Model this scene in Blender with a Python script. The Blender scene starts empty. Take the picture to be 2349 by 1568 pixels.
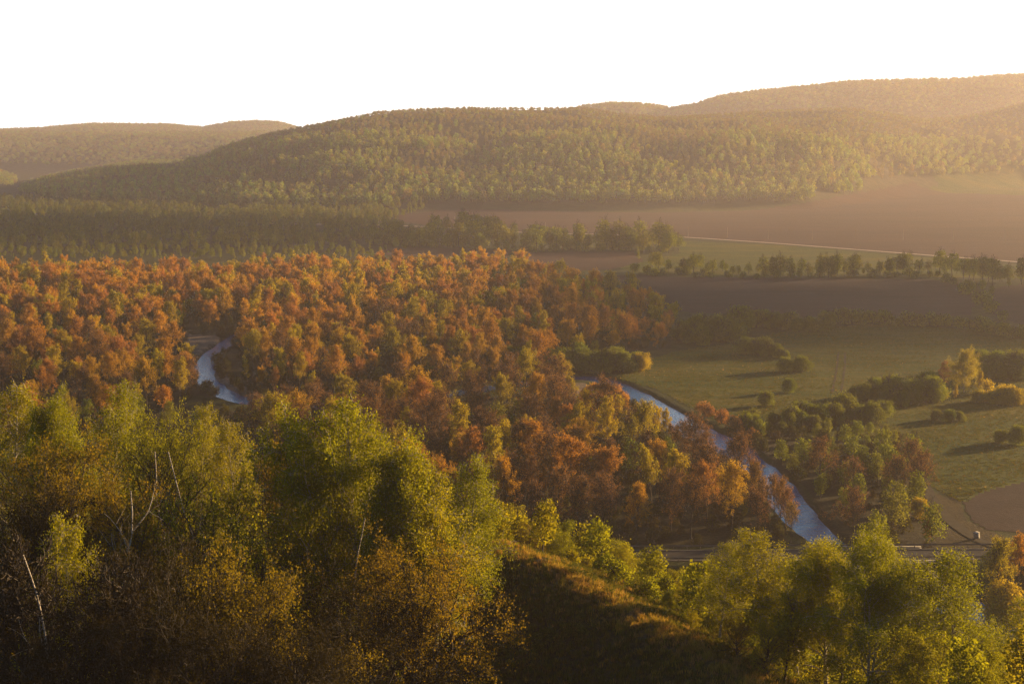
import bpy, math, random
import numpy as np
from mathutils import Vector

S = bpy.context.scene
COL = S.collection
PI = math.pi
# ------------------------------------------------------------------ camera
F = 1024 * 50.0 / 36.0
CAMZ = 78.0
PITCH = math.atan(201.0 / F)
cam_d = bpy.data.cameras.new('camera'); cam_d.lens = 50; cam_d.sensor_width = 36
cam_d.clip_start = 0.5; cam_d.clip_end = 30000
cam = bpy.data.objects.new('camera', cam_d); COL.objects.link(cam)
cam.location = (0, 0, CAMZ); cam.rotation_euler = (PI / 2 - PITCH, 0, 0)
S.camera = cam
# ------------------------------------------------------------------ light
SUN_EL = math.radians(10.5)
SUN_AZ = math.radians(31.0)            # from +X towards +Y
TAN = math.tan(SUN_EL)
SX, SY = math.cos(SUN_AZ), math.sin(SUN_AZ)
sd = bpy.data.lights.new('sun', 'SUN'); sd.energy = 5.0; sd.angle = math.radians(0.6)
sd.color = (1.0, 0.66, 0.30)
sun = bpy.data.objects.new('sun', sd); COL.objects.link(sun)
sv = Vector((SX * math.cos(SUN_EL), SY * math.cos(SUN_EL), math.sin(SUN_EL)))
sun.rotation_euler = sv.to_track_quat('Z', 'Y').to_euler(); sun.location = (200, 100, 300)
W = bpy.data.worlds.new('World'); S.world = W; W.use_nodes = True
W.cycles.sampling_method = 'NONE'
nt = W.node_tree; nt.nodes.clear()
sky = nt.nodes.new('ShaderNodeTexSky'); sky.sky_type = 'NISHITA'; sky.sun_disc = False
sky.sun_elevation = SUN_EL; sky.sun_rotation = PI / 2 - SUN_AZ
sky.air_density = 1.3; sky.dust_density = 1.0; sky.ozone_density = 2.5
bA = nt.nodes.new('ShaderNodeBackground'); bA.inputs[1].default_value = 0.034
tn = nt.nodes.new('ShaderNodeMix'); tn.data_type = 'RGBA'; tn.blend_type = 'MULTIPLY'; tn.inputs[0].default_value = 1.0
tn.inputs[7].default_value = (0.10, 0.74, 1.15, 1); nt.links.new(sky.outputs[0], tn.inputs[6]); nt.links.new(tn.outputs[2], bA.inputs[0])
bB = nt.nodes.new('ShaderNodeBackground'); bB.inputs[0].default_value = (0.93, 0.98, 1.0, 1); bB.inputs[1].default_value = 0.66
tc = nt.nodes.new('ShaderNodeTexCoord'); sp = nt.nodes.new('ShaderNodeSeparateXYZ')
nt.links.new(tc.outputs['Generated'], sp.inputs[0])
mr = nt.nodes.new('ShaderNodeMapRange'); mr.interpolation_type = 'SMOOTHSTEP'
mr.inputs[1].default_value = 0.100; mr.inputs[2].default_value = 0.135
mr.inputs[3].default_value = 1.0; mr.inputs[4].default_value = 0.0
nt.links.new(sp.outputs[2], mr.inputs[0])
mx = nt.nodes.new('ShaderNodeMixShader'); wo = nt.nodes.new('ShaderNodeOutputWorld')
nt.links.new(mr.outputs[0], mx.inputs[0]); nt.links.new(bA.outputs[0], mx.inputs[1]); nt.links.new(bB.outputs[0], mx.inputs[2])
nt.links.new(mx.outputs[0], wo.inputs[0])
S.view_settings.view_transform = 'Standard'; S.view_settings.look = 'None'
S.view_settings.exposure = 1.58; S.view_settings.gamma = 1
S.render.engine = 'CYCLES'
cy = S.cycles
cy.max_bounces = 5; cy.diffuse_bounces = 3; cy.glossy_bounces = 2; cy.transmission_bounces = 3
cy.volume_bounces = 1; cy.transparent_max_bounces = 8
cy.use_denoising = True; cy.denoising_prefilter = 'NONE'; cy.denoiser = 'OPENIMAGEDENOISE'
cy.sample_clamp_indirect = 4.0; cy.use_adaptive_sampling = False
HAZE_DENSITY = 0.000105

# ------------------------------------------------------------------ projection helpers (photo trace -> place on the land)
K = 1024.0 / 2348.0
cp, spp = math.cos(PITCH), math.sin(PITCH)
def ray(dx, dy):
    """dx, dy: coordinates of the traced photograph (2348 wide); direction with unit horizontal depth"""
    x = (dx * K - 512) / F; y = (341.5 - dy * K) / F
    vy = cp + y * spp; vz = -spp + y * cp
    return x / vy, 1.0, vz / vy
def on_floor(dx, dy, z=0.0):
    a, b, c = ray(dx, dy); t = (z - CAMZ) / c
    return a * t, t
def at_depth(dx, dy, D):
    a, b, c = ray(dx, dy); return a * D, D, CAMZ + c * D
def poly_floor(pts): return np.array([on_floor(*p) for p in pts])

# ------------------------------------------------------------------ noise
def _hash(ix, iy, seed):
    n = (ix.astype(np.int64) * 374761393 + iy.astype(np.int64) * 668265263 + seed * 1442695041) & 0x7fffffff
    n = ((n ^ (n >> 13)) * 1274126177) & 0x7fffffff
    return ((n ^ (n >> 16)) & 0xffff) / 65535.0
def vnoise(x, y, seed=0):
    ix = np.floor(x); iy = np.floor(y); fx = x - ix; fy = y - iy
    fx = fx * fx * (3 - 2 * fx); fy = fy * fy * (3 - 2 * fy)
    a = _hash(ix, iy, seed); b = _hash(ix + 1, iy, seed); c = _hash(ix, iy + 1, seed); d = _hash(ix + 1, iy + 1, seed)
    return (a * (1 - fx) + b * fx) * (1 - fy) + (c * (1 - fx) + d * fx) * fy
def fbm(x, y, seed=0, o=4):
    s = 0; a = 0.5
    for i in range(o):
        s = s + a * (vnoise(x, y, seed + i) - 0.5); x = x * 2.03; y = y * 2.03; a *= 0.5
    return s
def sstep(x, a, b):
    t = np.clip((x - a) / (b - a), 0, 1); return t * t * (3 - 2 * t)

# ------------------------------------------------------------------ terrain
# crest of the near spur: traced, then carried on to the camera's hill and to the left under the trees
_cr = [at_depth(*p) for p in [(1050, 1217, 145), (1150, 1224, 142), (1240, 1252, 138), (1330, 1302, 132), (1450, 1364, 125),
                              (1560, 1432, 117), (1680, 1500, 108), (1780, 1572, 100)]]
CREST = [(-330, 40, 60), (-240, 75, 46), (-170, 105, 40), (-110, 128, 37), (-60, 140, 35.5), (-25, 146, 36)] + _cr + \
        [(24, 80, 46.0), (31, 60, 54), (33, 40, 62), (24, 18, 71), (0, -3, 76.2)]
CREST2 = [(0, -3, 76.2), (-25, -8, 78), (-70, -14, 82), (-150, -30, 88), (-260, -30, 80), (-330, 0, 70)]
CREST3 = [(0, -3, 76.2), (30, -60, 90), (120, -90, 96), (260, -120, 90)]
def densify(c, step=3.0):
    out = []
    for a, b in zip(c[:-1], c[1:]):
        a = np.array(a, float); b = np.array(b, float); n = max(1, int(np.linalg.norm(b - a) / step))
        for i in range(n): out.append(a + (b - a) * i / n)
    out.append(np.array(c[-1], float)); return np.array(out)
CR = np.vstack([densify(CREST), densify(CREST2, 6), densify(CREST3, 8)])
INSIDE = np.array([(p[0], p[1]) for p in CREST] + [(0, -3), (-330, -20)])
def in_poly(x, y, poly):
    x = np.asarray(x, float); y = np.asarray(y, float)
    r = np.zeros(x.shape, bool); n = len(poly); j = n - 1
    for i in range(n):
        xi, yi = poly[i]; xj, yj = poly[j]
        c = ((yi > y) != (yj > y)) & (x < (xj - xi) * (y - yi) / (yj - yi + 1e-12) + xi)
        r ^= c; j = i
    return r
def near_hill(x, y):
    x = np.atleast_1d(np.asarray(x, float)); y = np.atleast_1d(np.asarray(y, float))
    out = np.full(x.shape, -60.0)
    m = (np.abs(x) < 420) & (y < 330) & (y > -400)
    xs, ys = x[m], y[m]
    if xs.size:
        r = np.full(xs.shape, -60.0)
        for a in range(0, xs.size, 20000):
            xx = xs[a:a + 20000, None]; yy = ys[a:a + 20000, None]
            d = np.hypot(xx - CR[None, :, 0], yy - CR[None, :, 1])
            d = np.sqrt(d * d + 0.8) - 0.9
            t = (CR[None, :, 2] - 0.47 * d)
            mxx = t.max(1)
            v = mxx + 0.4 * np.log(np.exp((t - mxx[:, None]) / 0.4).mean(1) * 12)   # soft union
            r[a:a + 20000] = v
        ins = in_poly(xs, ys, INSIDE)
        fl = 26 + 2.2 * fbm(xs / 24, ys / 24, 5)
        r = np.where(ins, np.maximum(r, fl) + 0.9 * np.exp(-((r - fl) / 3.0) ** 2), r)
        r = r + 0.7 * fbm(xs / 11, ys / 11, 7) * sstep(r, 3, 14)
        out[m] = r
    return out
def pl(xs, tab):
    t = np.array(tab, float); return np.interp(xs, t[:, 0], t[:, 1])
TREE_FAR = 9.0
# ridge lines: (traced x, traced y of the skyline)
R_MAIN = [(-300, 470), (-100, 470), (10, 462), (60, 432), (130, 410), (230, 391), (300, 383), (430, 368), (480, 354), (530, 328), (600, 306), (660, 291), (760, 274),
          (870, 251), (960, 245), (1080, 241), (1200, 242), (1330, 241), (1400, 252), (1500, 262), (1600, 258), (1750, 247), (1920, 245), (2000, 256),
          (2100, 276), (2200, 270), (2348, 236), (2500, 205), (2800, 170), (3300, 150)]
R_BACK = [(1100, 300), (1250, 260), (1340, 240), (1400, 234), (1450, 234), (1530, 245), (1580, 238), (1640, 219), (1700, 209), (1760, 204), (1850, 196), (1930, 189), (2050, 188),
          (2180, 188), (2260, 181), (2348, 178), (2500, 170), (2800, 150), (3300, 140)]
R_LEFT = [(-900, 250), (-300, 290), (0, 297), (110, 293), (180, 287), (230, 283), (330, 284), (400, 284), (440, 288), (480, 291), (540, 280), (600, 277), (650, 279), (700, 294),
          (800, 330), (1000, 420)]
R_LOW = [(-900, 300), (-300, 350), (0, 380), (40, 393), (66, 409), (90, 411), (120, 402), (150, 394), (220, 379), (330, 364), (430, 363), (520, 380), (700, 440)]
def th2dx(x, y):
    return (np.clip(x / np.maximum(y, 1.0), -1.5, 1.5) * F * cp + 512) / K      # traced x of a direction (level of the ridges)
def ridge(dx, y, tab, Dr, Db, back, treeh, expo=1.0):
    py = pl(dx, tab) * K
    zr = CAMZ + (140.5 - py) / F * Dr - treeh
    zr = np.maximum(zr, 0)
    t = (y - Db) / (Dr - Db)
    up = np.clip(t, 0, 1); up = (1 - (1 - up) ** 1.55) * sstep(up, -0.25, 0.35)
    dn = 1 - sstep(y, Dr, Dr + back)
    return zr * np.where(y < Dr, up, dn)
# low range to the right, outside the picture
B_TAB = [(-2000, -1500), (100, -1400), (180, -900), (230, -560), (282, -485), (358, -455), (430, -415), (500, -395), (600, -500), (700, -640), (790, -690), (880, -560), (982, -400), (1257, -180),
         (1500, -450), (1848, -640), (2200, -1100), (2500, -1900), (3000, -2600)]
U_TAB = [(-2000, 1200), (100, 1200), (282, 1350), (600, 1750), (982, 2450), (1400, 3000), (1848, 3650), (2600, 4700), (3200, 5200)]
ROAD_Y = 251.5
def terrain(x, y, river=True):
    x = np.atleast_1d(np.asarray(x, float)); y = np.atleast_1d(np.asarray(y, float))
    dx = th2dx(x, y)
    fwd = (y > 1000)
    yy = np.maximum(y, 1)
    wob = 60 * fbm(x / 500, y / 500, 11, 3)
    Db = pl(dx, [(-400, 1900), (10, 1880), (200, 1700), (560, 1560), (900, 1560), (1100, 1600), (1500, 1580), (1850, 1640), (2090, 1900), (2348, 2150), (3000, 2300)])
    Dr = pl(dx, [(-400, 2000), (60, 2010), (300, 2120), (660, 2320), (1100, 2480), (1600, 2520), (2100, 2620), (2600, 2800)])
    g = fbm(x / 260 + 3, y / 420, 21, 4) + 0.5 * fbm(x / 90, y / 120, 23, 3)
    z = ridge(dx, yy, R_MAIN, Dr, Db, 900, TREE_FAR)
    z = z + 34 * g * sstep(z, 4, 50) * (1 - sstep(yy, Dr - 160, Dr - 20))
    z2 = ridge(dx, yy, R_BACK, 3700.0, 2900.0, 900, TREE_FAR)
    z2 = z2 + 30 * g * sstep(z2, 10, 80) * (1 - sstep(yy, 3400, 3660))
    z3 = ridge(dx, yy, R_LEFT, 4800.0, 3300.0, 900, 7)
    z3 = z3 + 60 * fbm(x / 420, y / 600, 31, 4) * sstep(z3, 10, 80) * (1 - sstep(yy, 4400, 4750))
    z4 = ridge(dx, yy, R_LOW, 2750.0, 2300.0, 500, TREE_FAR)
    z = np.maximum(np.maximum(z, z2), np.maximum(z3, z4)) * fwd
    U = x * SX + y * SY; v = -x * SY + y * SX
    U0 = pl(v, U_TAB); h = 45 + 0 * U0
    w = 420 + 0.06 * U0
    edge = sstep(x / yy, 0.385, 0.47) * (y > 100) + (y <= 100) * (x > 0)
    z5 = h * np.exp(-((U - U0) / w) ** 2) * edge
    z = np.maximum(z, z5)
    z = z + (0.5 * fbm(x / 60, y / 60, 41, 3))
    # gentle rise of the valley side on the right
    z = z + 9 * sstep(y, 1500, 2100) * sstep(dx, 1700, 2300)
    n = near_hill(x, y)
    z = np.where(n > -8, np.maximum(z, 0) + np.maximum(0, 0.5 * (n - z + np.sqrt((n - z) ** 2 + 6))), z)
    # low embankment of the near road
    z = np.maximum(z, 2.9 * (1 - sstep(np.abs(y - ROAD_Y), 5.0, 10.0)) * (x > -30) * (x < 420))
    # the river bed
    if river:
        d = river_dist(x, y)
        z = np.where(d < 4.5, z * sstep(d, -0.5, 4.5) - 2.3 * (1 - sstep(d, -3.0, 3.2)), z)
    return z
# river centre line: traced point + half width in metres
_rv = [((760, 733), 4), ((650, 742), 4), ((590, 752), 3), ((548, 768), 3), ((512, 790), 3), ((480, 818), 3.4), ((468, 852), 3.8), ((492, 884), 3.4), ((545, 910), 4), ((640, 926), 3.5), ((720, 930), 3.5),
       ((860, 922), 3.5), ((1000, 905), 3.5), ((1150, 882), 3.5), ((1290, 864), 3.5), ((1370, 866), 3.5), ((1430, 885), 3.5), ((1500, 925), 4.5), ((1565, 968), 5.5), ((1630, 1003), 6), ((1690, 1032), 5),
       ((1742, 1068), 3.5), ((1783, 1108), 3.0), ((1808, 1152), 3.2), ((1855, 1202), 3.8), ((1900, 1242), 3.6), ((1960, 1290), 4), ((2060, 1345), 5), ((2180, 1380), 6), ((2348, 1420), 6), ((2600, 1440), 7), ((3200, 1420), 7)]
RV = np.array([(*on_floor(*p), w * 0.72) for p, w in _rv])
def smooth_line(P, n=8):
    out = []
    for i in range(len(P) - 1):
        p0 = P[max(i - 1, 0)]; p1 = P[i]; p2 = P[i + 1]; p3 = P[min(i + 2, len(P) - 1)]
        for k in range(n):
            t = k / n
            out.append(0.5 * ((2 * p1) + (-p0 + p2) * t + (2 * p0 - 5 * p1 + 4 * p2 - p3) * t * t + (-p0 + 3 * p1 - 3 * p2 + p3) * t ** 3))
    out.append(P[-1]); return np.array(out)
RVS = smooth_line(RV)
def line_dist(x, y, L, half=None, box=40):
    """distance to a polyline minus its half width"""
    x = np.atleast_1d(np.asarray(x, float)); y = np.atleast_1d(np.asarray(y, float))
    out = np.full(x.shape, 999.0)
    m = (x > L[:, 0].min() - box) & (x < L[:, 0].max() + box) & (y > L[:, 1].min() - box) & (y < L[:, 1].max() + box)
    idx = np.nonzero(m)[0]
    a = L[:-1]; b = L[1:]; ab = b[:, :2] - a[:, :2]; l2 = (ab ** 2).sum(1) + 1e-9
    for s in range(0, idx.size, 8000):
        ii = idx[s:s + 8000]; px = x[ii][:, None]; py = y[ii][:, None]
        t = np.clip(((px - a[:, 0]) * ab[:, 0] + (py - a[:, 1]) * ab[:, 1]) / l2, 0, 1)
        d = np.hypot(px - a[:, 0] - t * ab[:, 0], py - a[:, 1] - t * ab[:, 1])
        if L.shape[1] > 2: d = d - (a[:, 2] + t * (b[:, 2] - a[:, 2]))
        out[ii] = d.min(1)
    return out
def river_dist(x, y): return line_dist(x, y, RVS) + 3.4 * fbm(np.asarray(x) / 12, np.asarray(y) / 12, 51, 3)

# ------------------------------------------------------------------ mesh helpers
def mesh_np(name, V, Fc, mats=(), smooth=False, face_attr=None, vcol=None, midx=None):
    """V (n,3); Fc: (m,3) or (m,4) int array or a list of such arrays"""
    Fs = Fc if isinstance(Fc, list) else [Fc]
    Fs = [f for f in Fs if len(f)]
    me = bpy.data.meshes.new(name)
    me.vertices.add(len(V)); me.vertices.foreach_set('co', np.ascontiguousarray(V, dtype=np.float32).ravel())
    loops = np.concatenate([f.ravel() for f in Fs]).astype(np.int32)
    tot = np.concatenate([np.full(len(f), f.shape[1]) for f in Fs]).astype(np.int32)
    st = np.concatenate([[0], np.cumsum(tot)[:-1]]).astype(np.int32)
    me.loops.add(len(loops)); me.loops.foreach_set('vertex_index', loops)
    me.polygons.add(len(tot)); me.polygons.foreach_set('loop_start', st); me.polygons.foreach_set('loop_total', tot)
    if midx is not None: me.polygons.foreach_set('material_index', midx.astype(np.int32))
    for m in mats: me.materials.append(m)
    me.update(calc_edges=True)
    if smooth: me.polygons.foreach_set('use_smooth', np.ones(len(tot), bool))
    if face_attr is not None:
        a = me.attributes.new('lv', 'FLOAT', 'FACE'); a.data.foreach_set('value', face_attr.astype(np.float32))
    if vcol is not None:
        a = me.attributes.new('tint', 'FLOAT_COLOR', 'POINT'); c = np.ones((len(V), 4), np.float32); c[:, :3] = vcol
        a.data.foreach_set('color', c.ravel())
    return me
def link(name, me, parent=None, loc=None):
    o = bpy.data.objects.new(name, me); COL.objects.link(o)
    if parent is not None: o.parent = parent
    if loc is not None: o.location = loc
    return o
def tag(o, label=None, cat=None, group=None, kind=None):
    if label: o['label'] = label
    if cat: o['category'] = cat
    if group: o['group'] = group
    if kind: o['kind'] = kind
    return o
def empty(name, loc=(0, 0, 0), rz=0.0):
    o = bpy.data.objects.new(name, None); o.empty_display_size = 0.5; COL.objects.link(o)
    o.location = loc; o.rotation_euler = (0, 0, rz); return o

# ------------------------------------------------------------------ materials
def new_mat(name):
    m = bpy.data.materials.new(name); m.use_nodes = True; t = m.node_tree; t.nodes.clear()
    out = t.nodes.new('ShaderNodeOutputMaterial'); return m, t, out
def ramp(t, stops):
    r = t.nodes.new('ShaderNodeValToRGB'); e = r.color_ramp.elements
    while len(e) < len(stops): e.new(0.5)
    for k, (p, c) in enumerate(stops): e[k].position = p; e[k].color = (*c, 1)
    return r
def mixc(t, mode, fac, a, b):
    n = t.nodes.new('ShaderNodeMix'); n.data_type = 'RGBA'; n.blend_type = mode
    for inp, val in ((0, fac), (6, a), (7, b)):
        if hasattr(val, 'is_output') or hasattr(val, 'links'): t.links.new(val, n.inputs[inp])
        elif inp == 0: n.inputs[0].default_value = val
        else: n.inputs[inp].default_value = (*val, 1)
    return n.outputs[2]
def leaf_mat(name, cols, trans=0.45, var=0.5):
    """leaf colour differs from tree to tree and from leaf to leaf"""
    m, t, out = new_mat(name)
    oi = t.nodes.new('ShaderNodeObjectInfo')
    n = len(cols); r = ramp(t, [((k + 0.0) / max(1, n - 1), c) for k, c in enumerate(cols)])
    t.links.new(oi.outputs['Random'], r.inputs[0])
    at = t.nodes.new('ShaderNodeAttribute'); at.attribute_name = 'lv'
    mrr = t.nodes.new('ShaderNodeMapRange'); mrr.inputs[3].default_value = 1 - var; mrr.inputs[4].default_value = 1 + var
    t.links.new(at.outputs['Fac'], mrr.inputs[0])
    c = mixc(t, 'MULTIPLY', 1.0, r.outputs[0], mrr.outputs[0])
    d = t.nodes.new('ShaderNodeBsdfDiffuse'); tr = t.nodes.new('ShaderNodeBsdfTranslucent')
    t.links.new(c, d.inputs[0])
    c2 = mixc(t, 'MULTIPLY', 1.0, c, (1.25, 1.15, 0.6))
    t.links.new(c2, tr.inputs[0])
    mxs = t.nodes.new('ShaderNodeMixShader'); mxs.inputs[0].default_value = trans
    t.links.new(d.outputs[0], mxs.inputs[1]); t.links.new(tr.outputs[0], mxs.inputs[2]); t.links.new(mxs.outputs[0], out.inputs[0])
    return m
def bark_mat(name, a, b, scale=3.0, band=False, lo=0.45, hi=0.6):
    m, t, out = new_mat(name)
    tcn = t.nodes.new('ShaderNodeTexCoord'); mp = t.nodes.new('ShaderNodeMapping')
    mp.inputs['Scale'].default_value = (1.2, 1.2, 4.0) if band else (3, 3, 0.8)
    nz = t.nodes.new('ShaderNodeTexNoise'); nz.inputs['Scale'].default_value = scale; nz.inputs['Detail'].default_value = 4
    t.links.new(tcn.outputs['Object'], mp.inputs[0]); t.links.new(mp.outputs[0], nz.inputs[0])
    r = ramp(t, [(lo, a), (hi, b)]); t.links.new(nz.outputs[0], r.inputs[0])
    p = t.nodes.new('ShaderNodeBsdfPrincipled'); p.inputs['Roughness'].default_value = 0.9
    t.links.new(r.outputs[0], p.inputs['Base Color'])
    bm = t.nodes.new('ShaderNodeBump'); bm.inputs['Strength'].default_value = 0.4; bm.inputs['Distance'].default_value = 0.05
    t.links.new(nz.outputs[0], bm.inputs['Height']); t.links.new(bm.outputs[0], p.inputs['Normal'])
    t.links.new(p.outputs[0], out.inputs[0]); return m
def ground_mat(name, use_tint=True, base=(0.05, 0.05, 0.02), stops=None, sc=(0.5, 0.06, 0.008), bump=0.5, bdist=0.5, stretch=None, furrow=None):
    """soil / grass: several scales of mottling, bump; furrow = (angle, spacing)"""
    m, t, out = new_mat(name)
    g = t.nodes.new('ShaderNodeNewGeometry')
    col = None
    if use_tint:
        at = t.nodes.new('ShaderNodeAttribute'); at.attribute_name = 'tint'; col = at.outputs['Color']
    else:
        rgb = t.nodes.new('ShaderNodeRGB'); rgb.outputs[0].default_value = (*base, 1); col = rgb.outputs[0]
    h = None
    for k, s in enumerate(sc):
        mp = t.nodes.new('ShaderNodeMapping'); mp.inputs['Scale'].default_value = (1, 1, 1) if not stretch else (stretch[0], stretch[1], 1)
        mp.inputs['Rotation'].default_value = (0, 0, 0.0 if not stretch else stretch[2])
        t.links.new(g.outputs['Position'], mp.inputs[0])
        nz = t.nodes.new('ShaderNodeTexNoise'); nz.inputs['Scale'].default_value = s; nz.inputs['Detail'].default_value = 5; nz.inputs['Roughness'].default_value = 0.65
        t.links.new(mp.outputs[0], nz.inputs[0])
        st = (stops or [((0.5, 0.5, 0.5), (1.5, 1.5, 1.5))] * 3)[k]
        r = ramp(t, [(0.33, st[0]), (0.67, st[1])]); t.links.new(nz.outputs[0], r.inputs[0])
        col = mixc(t, 'MULTIPLY', 1.0, col, r.outputs[0])
        if k == 0: h = nz.outputs[0]
    if furrow:
        mp = t.nodes.new('ShaderNodeMapping'); mp.inputs['Rotation'].default_value = (0, 0, furrow[0]); t.links.new(g.outputs['Position'], mp.inputs[0])
        wv = t.nodes.new('ShaderNodeTexWave'); wv.inputs['Scale'].default_value = furrow[1]; wv.inputs['Distortion'].default_value = 1.2; wv.inputs['Detail'].default_value = 3
        wv.inputs['Detail Scale'].default_value = 0.5
        t.links.new(mp.outputs[0], wv.inputs[0])
        r = ramp(t, [(0.0, (0.82, 0.82, 0.82)), (1.0, (1.15, 1.13, 1.1))]); t.links.new(wv.outputs[0], r.inputs[0])
        col = mixc(t, 'MULTIPLY', 1.0, col, r.outputs[0])
    p = t.nodes.new('ShaderNodeBsdfPrincipled'); p.inputs['Roughness'].default_value = 0.95; p.inputs['Specular IOR Level'].default_value = 0.1
    t.links.new(col, p.inputs['Base Color'])
    bm = t.nodes.new('ShaderNodeBump'); bm.inputs['Strength'].default_value = bump; bm.inputs['Distance'].default_value = bdist
    t.links.new(h, bm.inputs['Height']); t.links.new(bm.outputs[0], p.inputs['Normal'])
    t.links.new(p.outputs[0], out.inputs[0]); return m
def plain_mat(name, c, rough=0.6, metal=0.0, var=0.15, sc=2.0):
    m, t, out = new_mat(name)
    nz = t.nodes.new('ShaderNodeTexNoise'); nz.inputs['Scale'].default_value = sc; nz.inputs['Detail'].default_value = 4
    g = t.nodes.new('ShaderNodeNewGeometry'); t.links.new(g.outputs['Position'], nz.inputs[0])
    r = ramp(t, [(0.3, tuple(v * (1 - var) for v in c)), (0.7, tuple(v * (1 + var) for v in c))]); t.links.new(nz.outputs[0], r.inputs[0])
    p = t.nodes.new('ShaderNodeBsdfPrincipled'); p.inputs['Specular IOR Level'].default_value = 0.12; p.inputs['Roughness'].default_value = rough; p.inputs['Metallic'].default_value = metal
    t.links.new(r.outputs[0], p.inputs['Base Color']); t.links.new(p.outputs[0], out.inputs[0]); return m

# ------------------------------------------------------------------ ground sheet (one polar grid round the viewer's hill)
def angles():
    a = list(np.arange(-24, 24.0001, 0.11)); 
    a = list(np.arange(-180, -60, 4.0)) + list(np.arange(-60, -24, 0.8)) + a + list(np.arange(24.5, 60, 0.6)) + list(np.arange(60, 180, 4.0))
    return np.radians(np.array(a))
TH = angles()
rr = [0.0]; r_ = 1.5
while r_ < 6400:
    rr.append(r_); r_ *= (1.0072 if 60 < r_ < 2700 else 1.014 if r_ < 5200 and r_ > 30 else 1.05)
RR = np.array(rr[1:])
TT, RG = np.meshgrid(TH, RR)
GX = np.sin(TT) * RG; GY = np.cos(TT) * RG
gz = terrain(GX.ravel(), GY.ravel())
NT = len(TH); NR = len(RR)
GV = np.column_stack([GX.ravel(), GY.ravel(), gz])
ii = np.arange(NR - 1)[:, None] * NT; jj = np.arange(NT)[None, :]
jn = (jj + 1) % NT
GF = np.stack([ii + jj, ii + jn, ii + NT + jn, ii + NT + jj], -1).reshape(-1, 4)
GF = GF[:, ::-1]
gx, gy = GV[:, 0], GV[:, 1]
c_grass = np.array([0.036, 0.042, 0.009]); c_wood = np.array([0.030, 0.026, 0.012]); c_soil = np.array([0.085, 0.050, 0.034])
c_hill = np.array([0.060, 0.052, 0.022]); c_sand = np.array([0.17, 0.13, 0.10]); c_crest_sun = np.array([0.12, 0.085, 0.035])
tint = np.tile(c_grass, (len(GV), 1))
def blend(mask, c):
    global tint
    mask = np.clip(mask, 0, 1)[:, None]; tint = tint * (1 - mask) + c * mask
hill_m = sstep(GV[:, 2], 3, 14) * (gy > 1400)
blend(hill_m, c_hill)
W1 = poly_floor([(-300, 640), (0, 640), (600, 634), (1180, 622), (1330, 660), (1470, 700), (1545, 755), (1535, 800), (1400, 812), (1290, 850), (1150, 872), (1000, 890), (560, 915), (430, 905), (440, 985), (-300, 1040)])
W2 = poly_floor([(470, 925), (560, 948), (860, 948), (1000, 930), (1160, 905), (1290, 893), (1300, 935), (1400, 945), (1440, 915), (1500, 985), (1600, 1075), (1720, 1165), (1790, 1215), (1810, 1240), (1650, 1250), (1500, 1256), (1200, 1300), (900, 1200), (600, 1060), (440, 985)])
W3 = poly_floor([(1690, 985), (1760, 972), (1850, 985), (2050, 1000), (2100, 1080), (2120, 1180), (2150, 1262), (1960, 1262), (1900, 1200), (1850, 1120), (1790, 1070), (1730, 1020)])
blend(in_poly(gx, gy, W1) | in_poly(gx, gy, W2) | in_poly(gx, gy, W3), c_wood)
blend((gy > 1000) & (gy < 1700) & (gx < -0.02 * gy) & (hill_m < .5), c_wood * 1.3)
W5 = poly_floor([(2060, 1110), (2110, 1090), (2140, 1130), (2200, 1145), (2215, 1190), (2348, 1250), (2348, 1290), (2150, 1262)])
blend(in_poly(gx, gy, W5) * 0.8, np.array([0.045, 0.030, 0.014]))
nh = near_hill(gx, gy)
blend(sstep(nh, 0, 4) * (gy < 400), np.array([0.040, 0.036, 0.013]))
crd = line_dist(gx, gy, densify(CREST[4:])[:, :2], box=12)
blend((1 - sstep(crd, 0.8, 3.0)) * (gy < 200) * 0.85, c_crest_sun)  # sunlit rim of the crest painted into the ground tint
rd = river_dist(gx, gy)
blend((1 - sstep(rd, 0.6, 2.6)), np.array([0.050, 0.036, 0.024]))
for P in ([(432, 765), (500, 770), (505, 782), (470, 800), (445, 822), (425, 800)], [(474, 858), (500, 850), (560, 885), (620, 905), (540, 905)],
          [(1295, 876), (1340, 878), (1400, 905), (1420, 935), (1350, 935), (1310, 912)], [(2080, 1345), (2150, 1360), (2120, 1375)]):
    blend(in_poly(gx, gy, poly_floor(P)), c_sand)
M_ground = ground_mat('soil_and_grass', True, stops=[((0.55, 0.55, 0.5), (1.5, 1.5, 1.5)), ((0.6, 0.6, 0.6), (1.45, 1.4, 1.3)), ((0.75, 0.8, 0.8), (1.3, 1.15, 1.1))], sc=(1.6, 0.12, 0.012), bump=0.8, bdist=0.35)
g_me = mesh_np('ground', GV, GF, [M_ground], smooth=True, vcol=tint)
ground = link('ground', g_me); tag(ground, 'brown and green land of the valley floor and its hills', kind='structure')

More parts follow.
